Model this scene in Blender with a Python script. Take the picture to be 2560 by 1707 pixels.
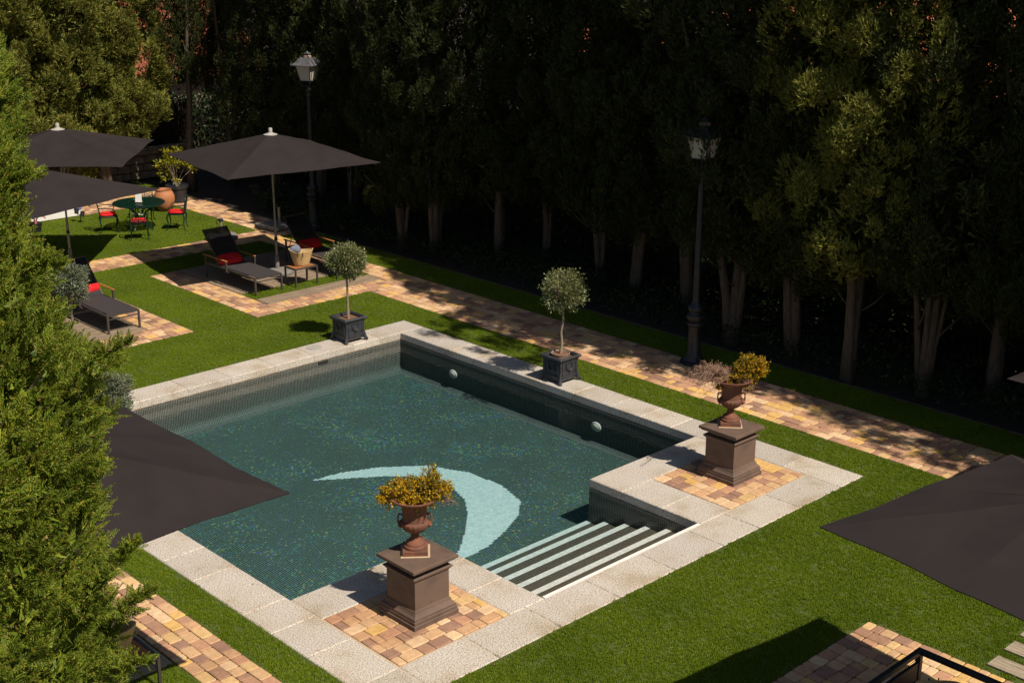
import bpy, math, random
import numpy as np
from mathutils import Vector, Matrix
for o in list(bpy.data.objects): bpy.data.objects.remove(o)
SC = bpy.context.scene
COL = SC.collection
random.seed(7)
R = np.random.default_rng(11)
# ------------------------------------------------------------------ camera
CAM = np.array([20.687, -16.6495, 8.1])
YAW, PIT, ROL = 2.3795561, 0.3126826, 0.0042107
_f = np.array([math.cos(PIT)*math.cos(YAW), math.cos(PIT)*math.sin(YAW), -math.sin(PIT)])
_r = np.cross(_f, [0, 0, 1]); _r /= np.linalg.norm(_r); _u = np.cross(_r, _f)
_r2 = math.cos(ROL)*_r + math.sin(ROL)*_u; _u2 = -math.sin(ROL)*_r + math.cos(ROL)*_u
cd = bpy.data.cameras.new('camera'); co = bpy.data.objects.new('camera', cd); COL.objects.link(co)
co.matrix_world = Matrix(((_r2[0], _u2[0], -_f[0], CAM[0]), (_r2[1], _u2[1], -_f[1], CAM[1]), (_r2[2], _u2[2], -_f[2], CAM[2]), (0, 0, 0, 1)))
cd.lens = 46.979; cd.sensor_width = 36; cd.clip_end = 3000; cd.clip_start = .1
SC.camera = co
# ------------------------------------------------------------------ light
SD = Vector((.752, .055, 1.0)).normalized()          # towards the sun
ELEV = math.asin(SD.z); AZ = math.atan2(SD.x, SD.y)
w = bpy.data.worlds.new('World'); SC.world = w; w.use_nodes = True
nt = w.node_tree; nt.nodes.clear()
sky = nt.nodes.new('ShaderNodeTexSky'); sky.sky_type = 'NISHITA'; sky.sun_disc = False
sky.sun_elevation = ELEV; sky.sun_rotation = AZ; sky.air_density = 1.0; sky.dust_density = 1.2
bg = nt.nodes.new('ShaderNodeBackground'); bg.inputs[1].default_value = .05
wo = nt.nodes.new('ShaderNodeOutputWorld')
nt.links.new(sky.outputs[0], bg.inputs[0]); nt.links.new(bg.outputs[0], wo.inputs[0])
sl = bpy.data.lights.new('sun', 'SUN'); sl.energy = 5.0; sl.angle = math.radians(.5); sl.color = (1, .90, .76)
so = bpy.data.objects.new('sun', sl); COL.objects.link(so)
so.rotation_euler = SD.to_track_quat('Z', 'Y').to_euler(); so.location = (30, 5, 40)
SC.view_settings.view_transform = 'Standard'; SC.view_settings.look = 'None'
SC.view_settings.exposure = 0.22; SC.view_settings.gamma = 1; SC.view_settings.use_curve_mapping = False
try:
    SC.cycles.transparent_max_bounces = 12; SC.cycles.max_bounces = 6
except Exception: pass

# ------------------------------------------------------------------ helpers
def in_frame(x, y, z=0, m=1.04):
    d = np.array([x, y, z]) - CAM; q = d @ _f
    if q < 1: return False
    return abs(d @ _r2 / q) < .3832*m and abs(d @ _u2 / q) < .2555*m

def nm_mesh(name, V, F):
    """V (n,3), F (m,k) same k."""
    V = np.asarray(V, np.float32); F = np.asarray(F, np.int32)
    me = bpy.data.meshes.new(name); k = F.shape[1]
    me.vertices.add(len(V)); me.vertices.foreach_set('co', V.ravel())
    me.loops.add(F.size); me.loops.foreach_set('vertex_index', F.ravel())
    me.polygons.add(len(F)); me.polygons.foreach_set('loop_start', np.arange(0, F.size, k, dtype=np.int32))
    me.update(calc_edges=True)
    return me

class MB:
    def __init__(s): s.v = []; s.f = []; s.uv = {}
    def add(s, V, F):
        n = len(s.v); s.v += [tuple(p) for p in V]; s.f += [tuple(i+n for i in f) for f in F]; return s
    def box(s, c, size, rz=0, bev=0, rot=None):
        hx, hy, hz = size[0]/2, size[1]/2, size[2]/2
        b = min(bev, hx*.9, hy*.9, hz*.9)
        if b <= 0:
            V = [(x, y, z) for z in (-hz, hz) for x, y in ((-hx, -hy), (hx, -hy), (hx, hy), (-hx, hy))]
            F = [(3, 2, 1, 0), (4, 5, 6, 7)] + [(i, (i+1) % 4, 4+(i+1) % 4, 4+i) for i in range(4)]
        else:
            V = []
            for z, ins in ((-hz, b), (-hz+b, 0), (hz-b, 0), (hz, b)):
                x, y = hx-ins, hy-ins
                if ins: V += [(-x, -y+0, z), (x, -y, z), (x, y, z), (-x, y, z)]*1
                else: V += [(-x, -y, z), (x, -y, z), (x, y, z), (-x, y, z)]
            F = [(3, 2, 1, 0), (12, 13, 14, 15)]
            for L in range(3): F += [(4*L+i, 4*L+(i+1) % 4, 4*L+4+(i+1) % 4, 4*L+4+i) for i in range(4)]
        M = Matrix.Rotation(rz, 3, 'Z') if rot is None else rot
        return s.add([tuple(M @ Vector(p) + Vector(c)) for p in V], F)
    def tube(s, pts, r, n=8, cap=True, sx=1.0):
        pts = [Vector(p) for p in pts]; N = len(pts)
        rr = r if isinstance(r, (list, tuple)) else [r]*N
        V = []; prev = None
        for i, p in enumerate(pts):
            t = (pts[min(i+1, N-1)] - pts[max(i-1, 0)])
            t = t.normalized() if t.length > 1e-9 else Vector((0, 0, 1))
            if prev is None:
                a = Vector((0, 0, 1)) if abs(t.z) < .95 else Vector((1, 0, 0))
                x = t.cross(a).normalized()
            else:
                x = (prev - t*prev.dot(t)).normalized()
            prev = x; y = t.cross(x)
            for k in range(n):
                a = 2*math.pi*(k+.5)/n
                V.append(p + (x*math.cos(a)*sx + y*math.sin(a))*rr[i])
        F = [(i*n+k, i*n+(k+1) % n, (i+1)*n+(k+1) % n, (i+1)*n+k) for i in range(N-1) for k in range(n)]
        if cap: F += [tuple(range(n))[::-1], tuple((N-1)*n+k for k in range(n))]
        return s.add(V, F)
    def lathe(s, prof, c=(0, 0, 0), n=24, fl=None, sq=False, cap=True):
        """prof [(r,z)]; sq: square section with half width r; fl(i,k,a)->radius factor."""
        V = []
        if sq: n = 4
        for i, (r, z) in enumerate(prof):
            for k in range(n):
                a = 2*math.pi*(k+.5*sq)/n; q = r*(math.sqrt(2) if sq else 1)
                if fl: q *= fl(i, a)
                V.append((c[0]+q*math.cos(a), c[1]+q*math.sin(a), c[2]+z))
        N = len(prof)
        F = [(i*n+k, i*n+(k+1) % n, (i+1)*n+(k+1) % n, (i+1)*n+k) for i in range(N-1) for k in range(n)]
        if cap: F += [tuple(range(n))[::-1], tuple((N-1)*n+k for k in range(n))]
        return s.add(V, F)
    def mesh(s, name, smooth=False, auto=None):
        me = bpy.data.meshes.new(name); me.from_pydata([tuple(p) for p in s.v], [], s.f); me.update()
        if smooth:
            me.polygons.foreach_set('use_smooth', [True]*len(me.polygons))
            if auto is not None:
                try: me.set_sharp_from_angle(angle=math.radians(auto))
                except Exception: pass
        return me

def link(name, me, mat=None, parent=None, loc=(0, 0, 0), rz=0, kind=None, label=None):
    o = bpy.data.objects.new(name, me); COL.objects.link(o)
    if mat and me and len(me.materials) == 0: me.materials.append(mat)
    o.parent = parent; o.location = loc; o.rotation_euler = (0, 0, rz)
    if kind: o['kind'] = kind
    if label: o['label'] = label
    return o
def part(name, mb, mat, parent, smooth=False, auto=40, **k):
    return link(name, mb.mesh(name, smooth, auto), mat, parent, **k)
def thing(name, label, cat, loc=(0, 0, 0), rz=0, group=None):
    o = bpy.data.objects.new(name, None); COL.objects.link(o); o.empty_display_size = .1
    o.location = loc; o.rotation_euler = (0, 0, rz); tag(o, label, cat, group); return o
def tag(o, label, cat, group=None):
    o['label'] = label; o['category'] = cat
    if group: o['group'] = group
    return o
def copy_tree(o, parent=None, loc=None, rz=None, label=None):
    c = o.copy(); COL.objects.link(c); c.parent = parent
    if loc is not None: c.location = loc
    if rz is not None: c.rotation_euler = (0, 0, rz)
    if label: c['label'] = label
    for ch in list(o.children): copy_tree(ch, c)
    return c

# ------------------------------------------------------------------ materials
def nodes(name):
    m = bpy.data.materials.new(name); m.use_nodes = True; t = m.node_tree; t.nodes.clear()
    out = t.nodes.new('ShaderNodeOutputMaterial'); return m, t, out
def N(t, typ, **k):
    n = t.nodes.new(typ)
    for a, b in k.items():
        if a.startswith('i_'): n.inputs[a[2:].replace('_', ' ')].default_value = b
        else: setattr(n, a, b)
    return n
def ramp(t, stops, interp='LINEAR'):
    n = t.nodes.new('ShaderNodeValToRGB'); n.color_ramp.interpolation = interp
    e = n.color_ramp.elements
    while len(e) > len(stops): e.remove(e[-1])
    while len(e) < len(stops): e.new(.5)
    for i, (p, c) in enumerate(stops): e[i].position = p; e[i].color = (*c, 1)
    return n
def M(name, c1, c2=None, scale=8, rough=.6, bump=.0, bscale=60, metal=0, spec=.5, stretch=None, detail=6, c3=None, coat=0):
    m, t, out = nodes(name); L = t.links.new
    p = N(t, 'ShaderNodeBsdfPrincipled'); L(p.outputs[0], out.inputs[0])
    tc = N(t, 'ShaderNodeTexCoord'); src = tc.outputs['Object']
    if stretch:
        mp = N(t, 'ShaderNodeMapping'); mp.inputs['Scale'].default_value = stretch; L(src, mp.inputs[0]); src = mp.outputs[0]
    nz = N(t, 'ShaderNodeTexNoise'); nz.inputs['Scale'].default_value = scale; nz.inputs['Detail'].default_value = detail; L(src, nz.inputs['Vector'])
    c2 = c2 or tuple(x*.7 for x in c1)
    st = [(.3, c1), (.7, c2)] if c3 is None else [(.25, c1), (.5, c3), (.75, c2)]
    rp = ramp(t, st); L(nz.outputs[0], rp.inputs[0]); L(rp.outputs[0], p.inputs['Base Color'])
    p.inputs['Roughness'].default_value = rough; p.inputs['Metallic'].default_value = metal
    p.inputs['Specular IOR Level'].default_value = spec
    if coat: p.inputs['Coat Weight'].default_value = coat
    if bump:
        n2 = N(t, 'ShaderNodeTexNoise'); n2.inputs['Scale'].default_value = bscale; n2.inputs['Detail'].default_value = 4; L(src, n2.inputs['Vector'])
        b = N(t, 'ShaderNodeBump'); b.inputs['Strength'].default_value = bump; b.inputs['Distance'].default_value = .01
        L(n2.outputs[0], b.inputs['Height']); L(b.outputs[0], p.inputs['Normal'])
    return m
def brick_mat(name, island):
    m, t, out = nodes(name); L = t.links.new
    p = N(t, 'ShaderNodeBsdfPrincipled'); L(p.outputs[0], out.inputs[0])
    if island: rnd = N(t, 'ShaderNodeNewGeometry').outputs['Random Per Island']
    else: rnd = N(t, 'ShaderNodeObjectInfo').outputs['Random']
    cols = [(.51, .31, .175), (.58, .375, .21), (.64, .40, .14), (.36, .205, .135), (.48, .265, .16), (.66, .46, .28), (.31, .18, .125), (.55, .33, .18), (.62, .42, .20), (.42, .24, .15)]
    rp = ramp(t, [(i/len(cols), c) for i, c in enumerate(cols)], 'CONSTANT'); L(rnd, rp.inputs[0])
    geo = N(t, 'ShaderNodeNewGeometry')
    nz = N(t, 'ShaderNodeTexNoise'); nz.inputs['Scale'].default_value = 14; nz.inputs['Detail'].default_value = 8; nz.inputs['Roughness'].default_value = .7; L(geo.outputs['Position'], nz.inputs['Vector'])
    r2 = ramp(t, [(.3, (.74, .72, .70)), (.7, (1.12, 1.1, 1.08))]); L(nz.outputs[0], r2.inputs[0])
    mx = N(t, 'ShaderNodeMix', data_type='RGBA', blend_type='MULTIPLY'); mx.inputs[0].default_value = 1; L(rp.outputs[0], mx.inputs[6]); L(r2.outputs[0], mx.inputs[7])
    # broad grime
    n3 = N(t, 'ShaderNodeTexNoise'); n3.inputs['Scale'].default_value = 1.3; L(geo.outputs['Position'], n3.inputs['Vector'])
    r3 = ramp(t, [(.35, (.85, .83, .80)), (.6, (1.04, 1.04, 1.04))]); L(n3.outputs[0], r3.inputs[0])
    m2 = N(t, 'ShaderNodeMix', data_type='RGBA', blend_type='MULTIPLY'); m2.inputs[0].default_value = 1; L(mx.outputs[2], m2.inputs[6]); L(r3.outputs[0], m2.inputs[7])
    L(m2.outputs[2], p.inputs['Base Color']); p.inputs['Roughness'].default_value = .85
    b = N(t, 'ShaderNodeBump'); b.inputs['Strength'].default_value = .5; b.inputs['Distance'].default_value = .01
    n4 = N(t, 'ShaderNodeTexNoise'); n4.inputs['Scale'].default_value = 70; n4.inputs['Detail'].default_value = 5; L(geo.outputs['Position'], n4.inputs['Vector']); L(n4.outputs[0], b.inputs['Height']); L(b.outputs[0], p.inputs['Normal'])
    return m
def granite_mat():
    m, t, out = nodes('granite'); L = t.links.new
    p = N(t, 'ShaderNodeBsdfPrincipled'); L(p.outputs[0], out.inputs[0]); geo = N(t, 'ShaderNodeNewGeometry')
    n1 = N(t, 'ShaderNodeTexNoise'); n1.inputs['Scale'].default_value = 62; n1.inputs['Detail'].default_value = 6; n1.inputs['Roughness'].default_value = .75; L(geo.outputs['Position'], n1.inputs['Vector'])
    r1 = ramp(t, [(.38, (.09, .083, .075)), (.45, (.34, .31, .285)), (.52, (.56, .52, .47)), (.64, (.70, .66, .61))]); L(n1.outputs[0], r1.inputs[0])
    n2 = N(t, 'ShaderNodeTexNoise'); n2.inputs['Scale'].default_value = 1.7; n2.inputs['Detail'].default_value = 5; L(geo.outputs['Position'], n2.inputs['Vector'])
    r2 = ramp(t, [(.32, (.80, .72, .60)), (.46, (.97, .94, .90)), (.7, (1.04, 1.04, 1.05))]); L(n2.outputs[0], r2.inputs[0])
    mx = N(t, 'ShaderNodeMix', data_type='RGBA', blend_type='MULTIPLY'); mx.inputs[0].default_value = 1; L(r1.outputs[0], mx.inputs[6]); L(r2.outputs[0], mx.inputs[7])
    oi = N(t, 'ShaderNodeObjectInfo'); r3 = ramp(t, [(0, (.84, .83, .82)), (1, (1.03, 1.01, .98))]); L(oi.outputs['Random'], r3.inputs[0])
    m2 = N(t, 'ShaderNodeMix', data_type='RGBA', blend_type='MULTIPLY'); m2.inputs[0].default_value = 1; L(mx.outputs[2], m2.inputs[6]); L(r3.outputs[0], m2.inputs[7])
    L(m2.outputs[2], p.inputs['Base Color']); p.inputs['Roughness'].default_value = .75
    b = N(t, 'ShaderNodeBump'); b.inputs['Strength'].default_value = .35; b.inputs['Distance'].default_value = .006; L(n1.outputs[0], b.inputs['Height']); L(b.outputs[0], p.inputs['Normal'])
    return m
def mosaic_mat(name, stops, grout, tile=.03, gw=.10, patchy=True, rough=.25, spark=False, wob=.028):
    m, t, out = nodes(name); L = t.links.new
    p = N(t, 'ShaderNodeBsdfPrincipled'); L(p.outputs[0], out.inputs[0]); uv = N(t, 'ShaderNodeUVMap')
    def vm(op, a, b=None):
        n = N(t, 'ShaderNodeVectorMath', operation=op); L(a, n.inputs[0])
        if b is not None:
            if isinstance(b, tuple): n.inputs[1].default_value = b
            else: L(b, n.inputs[1])
        return n.outputs[0]
    # slow wobble: imitates water ripples by bending the joint lines in the pattern
    wb = N(t, 'ShaderNodeTexNoise'); wb.inputs['Scale'].default_value = 5.5; wb.inputs['Detail'].default_value = 2; L(uv.outputs[0], wb.inputs['Vector'])
    w1 = vm('SUBTRACT', wb.outputs['Color'], (.5, .5, .5)); w1 = vm('MULTIPLY', w1, (wob, wob, 0)); uvw = vm('ADD', uv.outputs[0], w1)
    s = vm('SCALE', uvw); s.node.inputs['Scale'].default_value = 1/tile
    fl = vm('FLOOR', s); fr = vm('FRACTION', s)
    wn = N(t, 'ShaderNodeTexWhiteNoise', noise_dimensions='2D'); L(fl, wn.inputs['Vector'])
    rp = ramp(t, stops, 'CONSTANT'); L(wn.outputs['Value'], rp.inputs[0])
    base0 = rp.outputs[0]
    if spark:
        w2 = N(t, 'ShaderNodeTexWhiteNoise', noise_dimensions='2D'); o2 = vm('ADD', fl, (17.0, 5.0, 0)); L(o2, w2.inputs['Vector'])
        r5 = ramp(t, [(0, (.008, .02, .15)), (.26, (.03, .12, .03)), (.48, (.015, .055, .09)), (.66, (.17, .15, .03)), (.8, (.02, .10, .08)), (.92, (.12, .06, .03))], 'CONSTANT'); L(w2.outputs['Value'], r5.inputs[0])
        n5 = N(t, 'ShaderNodeTexNoise'); n5.inputs['Scale'].default_value = .75; n5.inputs['Detail'].default_value = 4; L(uv.outputs[0], n5.inputs['Vector'])
        w3 = N(t, 'ShaderNodeTexWhiteNoise', noise_dimensions='2D'); o3 = vm('ADD', fl, (3.0, 71.0, 0)); L(o3, w3.inputs['Vector'])
        ml = N(t, 'ShaderNodeMapRange'); ml.inputs[1].default_value = .46; ml.inputs[2].default_value = .72; ml.inputs[3].default_value = .07; ml.inputs[4].default_value = .50; L(n5.outputs[0], ml.inputs[0])
        lt = N(t, 'ShaderNodeMath', operation='LESS_THAN'); L(w3.outputs['Value'], lt.inputs[0]); L(ml.outputs[0], lt.inputs[1])
        m5 = N(t, 'ShaderNodeMix', data_type='RGBA'); L(lt.outputs[0], m5.inputs[0]); L(base0, m5.inputs[6]); L(r5.outputs[0], m5.inputs[7]); base0 = m5.outputs[2]
    c = vm('SUBTRACT', fr, (.5, .5, .5)); c = vm('ABSOLUTE', c); sx = N(t, 'ShaderNodeSeparateXYZ'); L(c, sx.inputs[0])
    mxx = N(t, 'ShaderNodeMath', operation='MAXIMUM'); L(sx.outputs[0], mxx.inputs[0]); L(sx.outputs[1], mxx.inputs[1])
    gt = N(t, 'ShaderNodeMath', operation='GREATER_THAN'); L(mxx.outputs[0], gt.inputs[0]); gt.inputs[1].default_value = .5-gw/2
    base = base0
    nz = N(t, 'ShaderNodeTexNoise'); nz.inputs['Scale'].default_value = 1.1; nz.inputs['Detail'].default_value = 3; L(uv.outputs[0], nz.inputs['Vector'])
    if patchy:
        r0 = ramp(t, [(.36, (.50, .52, .52)), (.64, (1.35, 1.35, 1.35))]); L(nz.outputs[0], r0.inputs[0])
        mu = N(t, 'ShaderNodeMix', data_type='RGBA', blend_type='MULTIPLY'); mu.inputs[0].default_value = 1; L(base, mu.inputs[6]); L(r0.outputs[0], mu.inputs[7]); base = mu.outputs[2]
    mx = N(t, 'ShaderNodeMix', data_type='RGBA'); L(gt.outputs[0], mx.inputs[0]); L(base, mx.inputs[6]); mx.inputs[7].default_value = (*grout, 1)
    L(mx.outputs[2], p.inputs['Base Color']); p.inputs['Roughness'].default_value = rough; p.inputs['Specular IOR Level'].default_value = .3
    return m
def leaf_mat(name, stops, trans=.35, rough=.5, spec=.3, inst=False, big=None, pat=1.0):
    m, t, out = nodes(name); L = t.links.new
    g = N(t, 'ShaderNodeNewGeometry')
    rp = ramp(t, stops); L((N(t, 'ShaderNodeObjectInfo').outputs['Random'] if inst else g.outputs['Random Per Island']), rp.inputs[0])
    colo = rp.outputs[0]
    nz = N(t, 'ShaderNodeTexNoise'); nz.inputs['Scale'].default_value = big or 1.5; nz.inputs['Detail'].default_value = 3; L(g.outputs['Position'], nz.inputs['Vector'])
    r2 = ramp(t, [(.3, (1-.32*pat, 1-.28*pat, 1-.34*pat)), (.7, (1+.25*pat, 1+.2*pat, 1+.1*pat))]); L(nz.outputs[0], r2.inputs[0])
    mu = N(t, 'ShaderNodeMix', data_type='RGBA', blend_type='MULTIPLY'); mu.inputs[0].default_value = 1; L(colo, mu.inputs[6]); L(r2.outputs[0], mu.inputs[7]); colo = mu.outputs[2]
    p = N(t, 'ShaderNodeBsdfPrincipled'); p.inputs['Roughness'].default_value = rough; p.inputs['Specular IOR Level'].default_value = spec; L(colo, p.inputs['Base Color'])
    tr = N(t, 'ShaderNodeBsdfTranslucent'); L(colo, tr.inputs[0])
    mx = N(t, 'ShaderNodeMixShader'); mx.inputs[0].default_value = trans; L(p.outputs[0], mx.inputs[1]); L(tr.outputs[0], mx.inputs[2]); L(mx.outputs[0], out.inputs[0])
    return m
def sheer_mat(name, col, k):
    m, t, out = nodes(name); L = t.links.new
    p = N(t, 'ShaderNodeBsdfPrincipled'); p.inputs['Base Color'].default_value = (*col, 1); p.inputs['Roughness'].default_value = .7
    nz = N(t, 'ShaderNodeTexNoise'); nz.inputs['Scale'].default_value = 300; b = N(t, 'ShaderNodeBump'); b.inputs['Strength'].default_value = .2; L(nz.outputs[0], b.inputs['Height']); L(b.outputs[0], p.inputs['Normal'])
    tr = N(t, 'ShaderNodeBsdfTransparent'); mx = N(t, 'ShaderNodeMixShader'); mx.inputs[0].default_value = k
    L(p.outputs[0], mx.inputs[1]); L(tr.outputs[0], mx.inputs[2]); L(mx.outputs[0], out.inputs[0]); return m

m_brick = brick_mat('tumbled_brick', False); m_brick_s = brick_mat('tumbled_brick_joined', True)
m_joint = M('joint_sand', (.13, .09, .06), (.07, .05, .035), 30, .95, .5)
m_granite = granite_mat()
m_grout = M('sandy_grout', (.52, .38, .24), (.42, .30, .19), 20, .9)
m_mosaic = mosaic_mat('pool_mosaic', [(0, (.006, .013, .011)), (.35, (.010, .022, .018)), (.7, (.017, .032, .026)), (.9, (.008, .016, .020))], (.31, .39, .33), .033, .105, spark=True)
m_mosaic_w = mosaic_mat('pool_wall_mosaic', [(0, (.012, .014, .013)), (.4, (.018, .024, .022)), (.7, (.03, .032, .03)), (.9, (.012, .018, .018))], (.36, .35, .31), .033, .13, rough=.35)
m_mosaic_s = mosaic_mat('stair_mosaic', [(0, (.018, .013, .010)), (.5, (.03, .022, .016)), (.8, (.012, .010, .010))], (.34, .29, .22), .033, .10, patchy=False, rough=.4)
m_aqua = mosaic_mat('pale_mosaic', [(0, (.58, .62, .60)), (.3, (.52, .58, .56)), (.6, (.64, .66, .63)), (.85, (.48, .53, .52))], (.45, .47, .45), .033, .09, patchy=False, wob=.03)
m_nosing = mosaic_mat('nosing_mosaic', [(0, (.60, .60, .565)), (.4, (.53, .54, .515)), (.8, (.65, .64, .60))], (.44, .42, .39), .033, .07, patchy=False, wob=.01)
m_black = M('black_metal', (.018, .018, .021), (.03, .03, .034), 12, .42, .1, 80)
m_planter = M('black_cast_iron', (.020, .021, .026), (.045, .047, .055), 9, .5, .3, 50)
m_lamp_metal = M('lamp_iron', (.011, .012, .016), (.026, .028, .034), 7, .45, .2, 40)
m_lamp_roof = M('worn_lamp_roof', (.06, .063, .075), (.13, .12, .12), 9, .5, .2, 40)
m_rust = M('rusty_cap', (.22, .13, .09), (.30, .22, .17), 14, .8)
m_glass_w = M('milky_glass', (.66, .60, .50), (.56, .51, .43), 4, .35)
m_stone = M('brown_cast_stone', (.145, .092, .066), (.088, .058, .043), 5, .75, .35, 60, c3=(.118, .076, .056))
m_terra = M('terracotta', (.23, .078, .036), (.09, .047, .034), 8, .85, .4, 40, c3=(.16, .064, .038))
m_terra_o = M('orange_clay', (.45, .175, .07), (.36, .14, .06), 5, .75, .15)
m_canopy = M('black_canvas', (.0285, .0225, .0225), (.022, .0175, .0178), 2.2, .92, .15, 400, spec=.15)
m_alu = M('pole_metal', (.34, .31, .25), (.27, .245, .2), 10, .4, .05, metal=.35)
m_white_pl = M('white_plastic', (.42, .40, .37), (.34, .32, .29), 9, .4)
m_concrete = M('grey_concrete', (.22, .20, .185), (.14, .13, .12), 18, .9, .5, 70)
m_frame = M('lounger_frame', (.045, .038, .036), (.06, .052, .048), 10, .45)
m_sling = sheer_mat('sling_fabric', (.040, .034, .036), .0)
m_mesh = sheer_mat('sling_mesh', (.012, .011, .012), .22)
m_teak = M('teak', (.42, .17, .055), (.28, .10, .03), 10, .5, .25, 60, stretch=(1, 8, 1))
m_plank = M('weathered_plank', (.40, .30, .20), (.09, .06, .04), 4, .9, 1.0, 22, stretch=(16, .8, 9), c3=(.25, .185, .125))
m_plank_x = M('weathered_plank_pale', (.50, .41, .29), (.15, .10, .07), 4, .9, 1.0, 22, stretch=(.8, 16, 9), c3=(.38, .31, .22))
m_red = M('red_fabric', (.66, .018, .022), (.52, .012, .016), 5, .8, .15, 300, spec=.25)
m_straw = M('straw', (.70, .50, .24), (.46, .30, .12), 26, .8, .6, 60, stretch=(1, 1, 5))
m_leather = M('dark_leather', (.05, .02, .012), (.08, .035, .02), 12, .6)
m_towel = M('blue_grey_towel', (.20, .23, .30), (.13, .15, .21), 20, .95, .8, 90)
m_green = M('green_cast_metal', (.003, .018, .012), (.005, .030, .020), 8, .3, .15, 60)
m_white = M('white_paint', (.78, .76, .72), (.7, .68, .64), 6, .6)
m_blue = M('blue_fabric', (.13, .18, .46), (.10, .14, .36), 6, .8)
m_bark = M('cypress_bark', (.19, .14, .10), (.05, .036, .026), 7, .95, 1.0, 26, stretch=(6, 6, .7), c3=(.12, .088, .062))
m_bark2 = M('olive_bark', (.33, .25, .17), (.17, .125, .085), 16, .9, .6, 50, stretch=(3, 3, 1))
m_soil = M('dark_soil', (.05, .032, .022), (.025, .017, .012), 12, 1.0, .9, 25)
m_mulch = M('mulch', (.21, .105, .06), (.10, .05, .03), 55, 1.0, .9, 60)
m_turf_base = M('turf_backing', (.060, .085, .007), (.045, .066, .006), 25, 1.0, .5, 90)
m_roof = M('roof_tiles', (.68, .20, .085), (.48, .13, .06), 6, .85, .3, 20)
m_wallp = M('cream_render', (.28, .21, .15), (.20, .15, .11), 2, .9, .3)
m_stonewall = M('rough_stone', (.30, .22, .15), (.17, .125, .085), 4, .95, .8, 12)
m_reed = M('reed', (.035, .021, .012), (.018, .011, .007), 9, .95, .5, 30)
m_pot_beige = M('beige_pot', (.42, .31, .20), (.34, .25, .16), 5, .75)
m_light = M('fixture_plastic', (.60, .66, .66), (.5, .56, .56), 6, .4)
m_dark = M('cavity_shade', (.012, .012, .012), (.02, .02, .02), 5, .8)  # near-black colour stands in for shade inside skimmer, jar and windows
L_cyp = leaf_mat('cypress_leaf_shaded', [(0, (.016, .028, .006)), (.5, (.034, .047, .010)), (.85, (.064, .072, .017)), (1, (.11, .10, .03))], .12, .6)  # darker copy: shade of the dark row put into the leaf colour
L_cyp2 = leaf_mat('cypress_leaf_sunlit', [(0, (.09, .115, .016)), (.5, (.185, .198, .034)), (.85, (.29, .28, .055)), (1, (.40, .33, .11))], .2, .6)  # brighter copy: sunlight on back-left group and boughs put into the colour
L_near = leaf_mat('conifer_spray', [(0, (.085, .145, .013)), (.45, (.17, .235, .020)), (.8, (.265, .315, .034)), (.93, (.36, .35, .05)), (1, (.36, .19, .06))], .3, .55, big=3.0)
L_ol = leaf_mat('olive_leaf', [(0, (.060, .085, .028)), (.45, (.125, .150, .050)), (.8, (.22, .235, .095)), (1, (.40, .38, .20))], .15, .35, .6, big=5)
L_ol2 = leaf_mat('grey_olive_leaf', [(0, (.07, .10, .065)), (.5, (.125, .155, .10)), (1, (.26, .28, .19))], .15, .45, .5, big=5)
L_yel = leaf_mat('yellow_flower', [(0, (.40, .24, .008)), (.6, (.62, .38, .010)), (1, (.74, .52, .04))], .3, .7)
L_gor = leaf_mat('shrub_green', [(0, (.05, .07, .015)), (1, (.13, .14, .03))], .3, .7)
L_dry = leaf_mat('dry_twig', [(0, (.18, .09, .055)), (.6, (.30, .17, .11)), (1, (.42, .29, .20))], .1, .9)
L_bush = leaf_mat('citrus_leaf', [(0, (.12, .15, .012)), (.6, (.30, .30, .02)), (1, (.50, .42, .03))], .35, .4)
L_hedge = leaf_mat('hedge_leaf', [(0, (.012, .03, .008)), (1, (.035, .06, .014))], .2, .5)
L_pink = leaf_mat('pink_flower', [(0, (.55, .10, .10)), (1, (.65, .25, .20))], .3, .6)
L_grass = leaf_mat('turf_blade', [(0, (.108, .180, .006)), (.5, (.148, .226, .009)), (.85, (.20, .27, .018)), (1, (.36, .38, .10))], .25, .8, .08, inst=False, big=.8, pat=.6)

# ------------------------------------------------------------------ pool and ground
PX0, PX1, PY0, PY1 = 0.0, 10.93, -9.11, 0.0           # outer edge of the coping
IX0, IX1, IY0, IY1 = .62, 10.30, -8.47, -.60          # inner edge of the coping
SX, SY0, SY1 = 8.18, -6.16, -3.10                     # stair recess between the two platforms
WZ, FZ = -.20, -.80

def sheet(name, rects, z, mat, kind='structure', cut=None):
    V = []; F = []
    for x0, x1, y0, y1 in rects:
        n = len(V); V += [(x0, y0, z), (x1, y0, z), (x1, y1, z), (x0, y1, z)]; F.append((n, n+1, n+2, n+3))
    me = bpy.data.meshes.new(name); me.from_pydata(V, [], F); me.update()
    return link(name, me, mat, kind=kind)
sheet('ground', [(-400, .3, -400, 400), (10.6, 400, -400, 400), (.3, 10.6, -.3, 400), (.3, 10.6, -400, -8.8)], -.07, m_soil)
sheet('lawn', [(-18, .1, -16, 3.3), (10.8, 22, -16, 3.3), (.1, 10.8, -.1, 3.3), (.1, 10.8, -16, -9.0)], -.012, m_turf_base)

def quad_uv(mb_list, V4, uv4): mb_list.append((V4, uv4))
def uvmesh(name, quads):
    V = []; F = []; U = []
    for v4, u4 in quads:
        n = len(V); V += v4; F.append(tuple(range(n, n+len(v4)))); U += u4
    me = bpy.data.meshes.new(name); me.from_pydata(V, [], F); me.update()
    ul = me.uv_layers.new(name='UVMap'); ul.data.foreach_set('uv', [c for u in U for c in u]); return me
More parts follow.
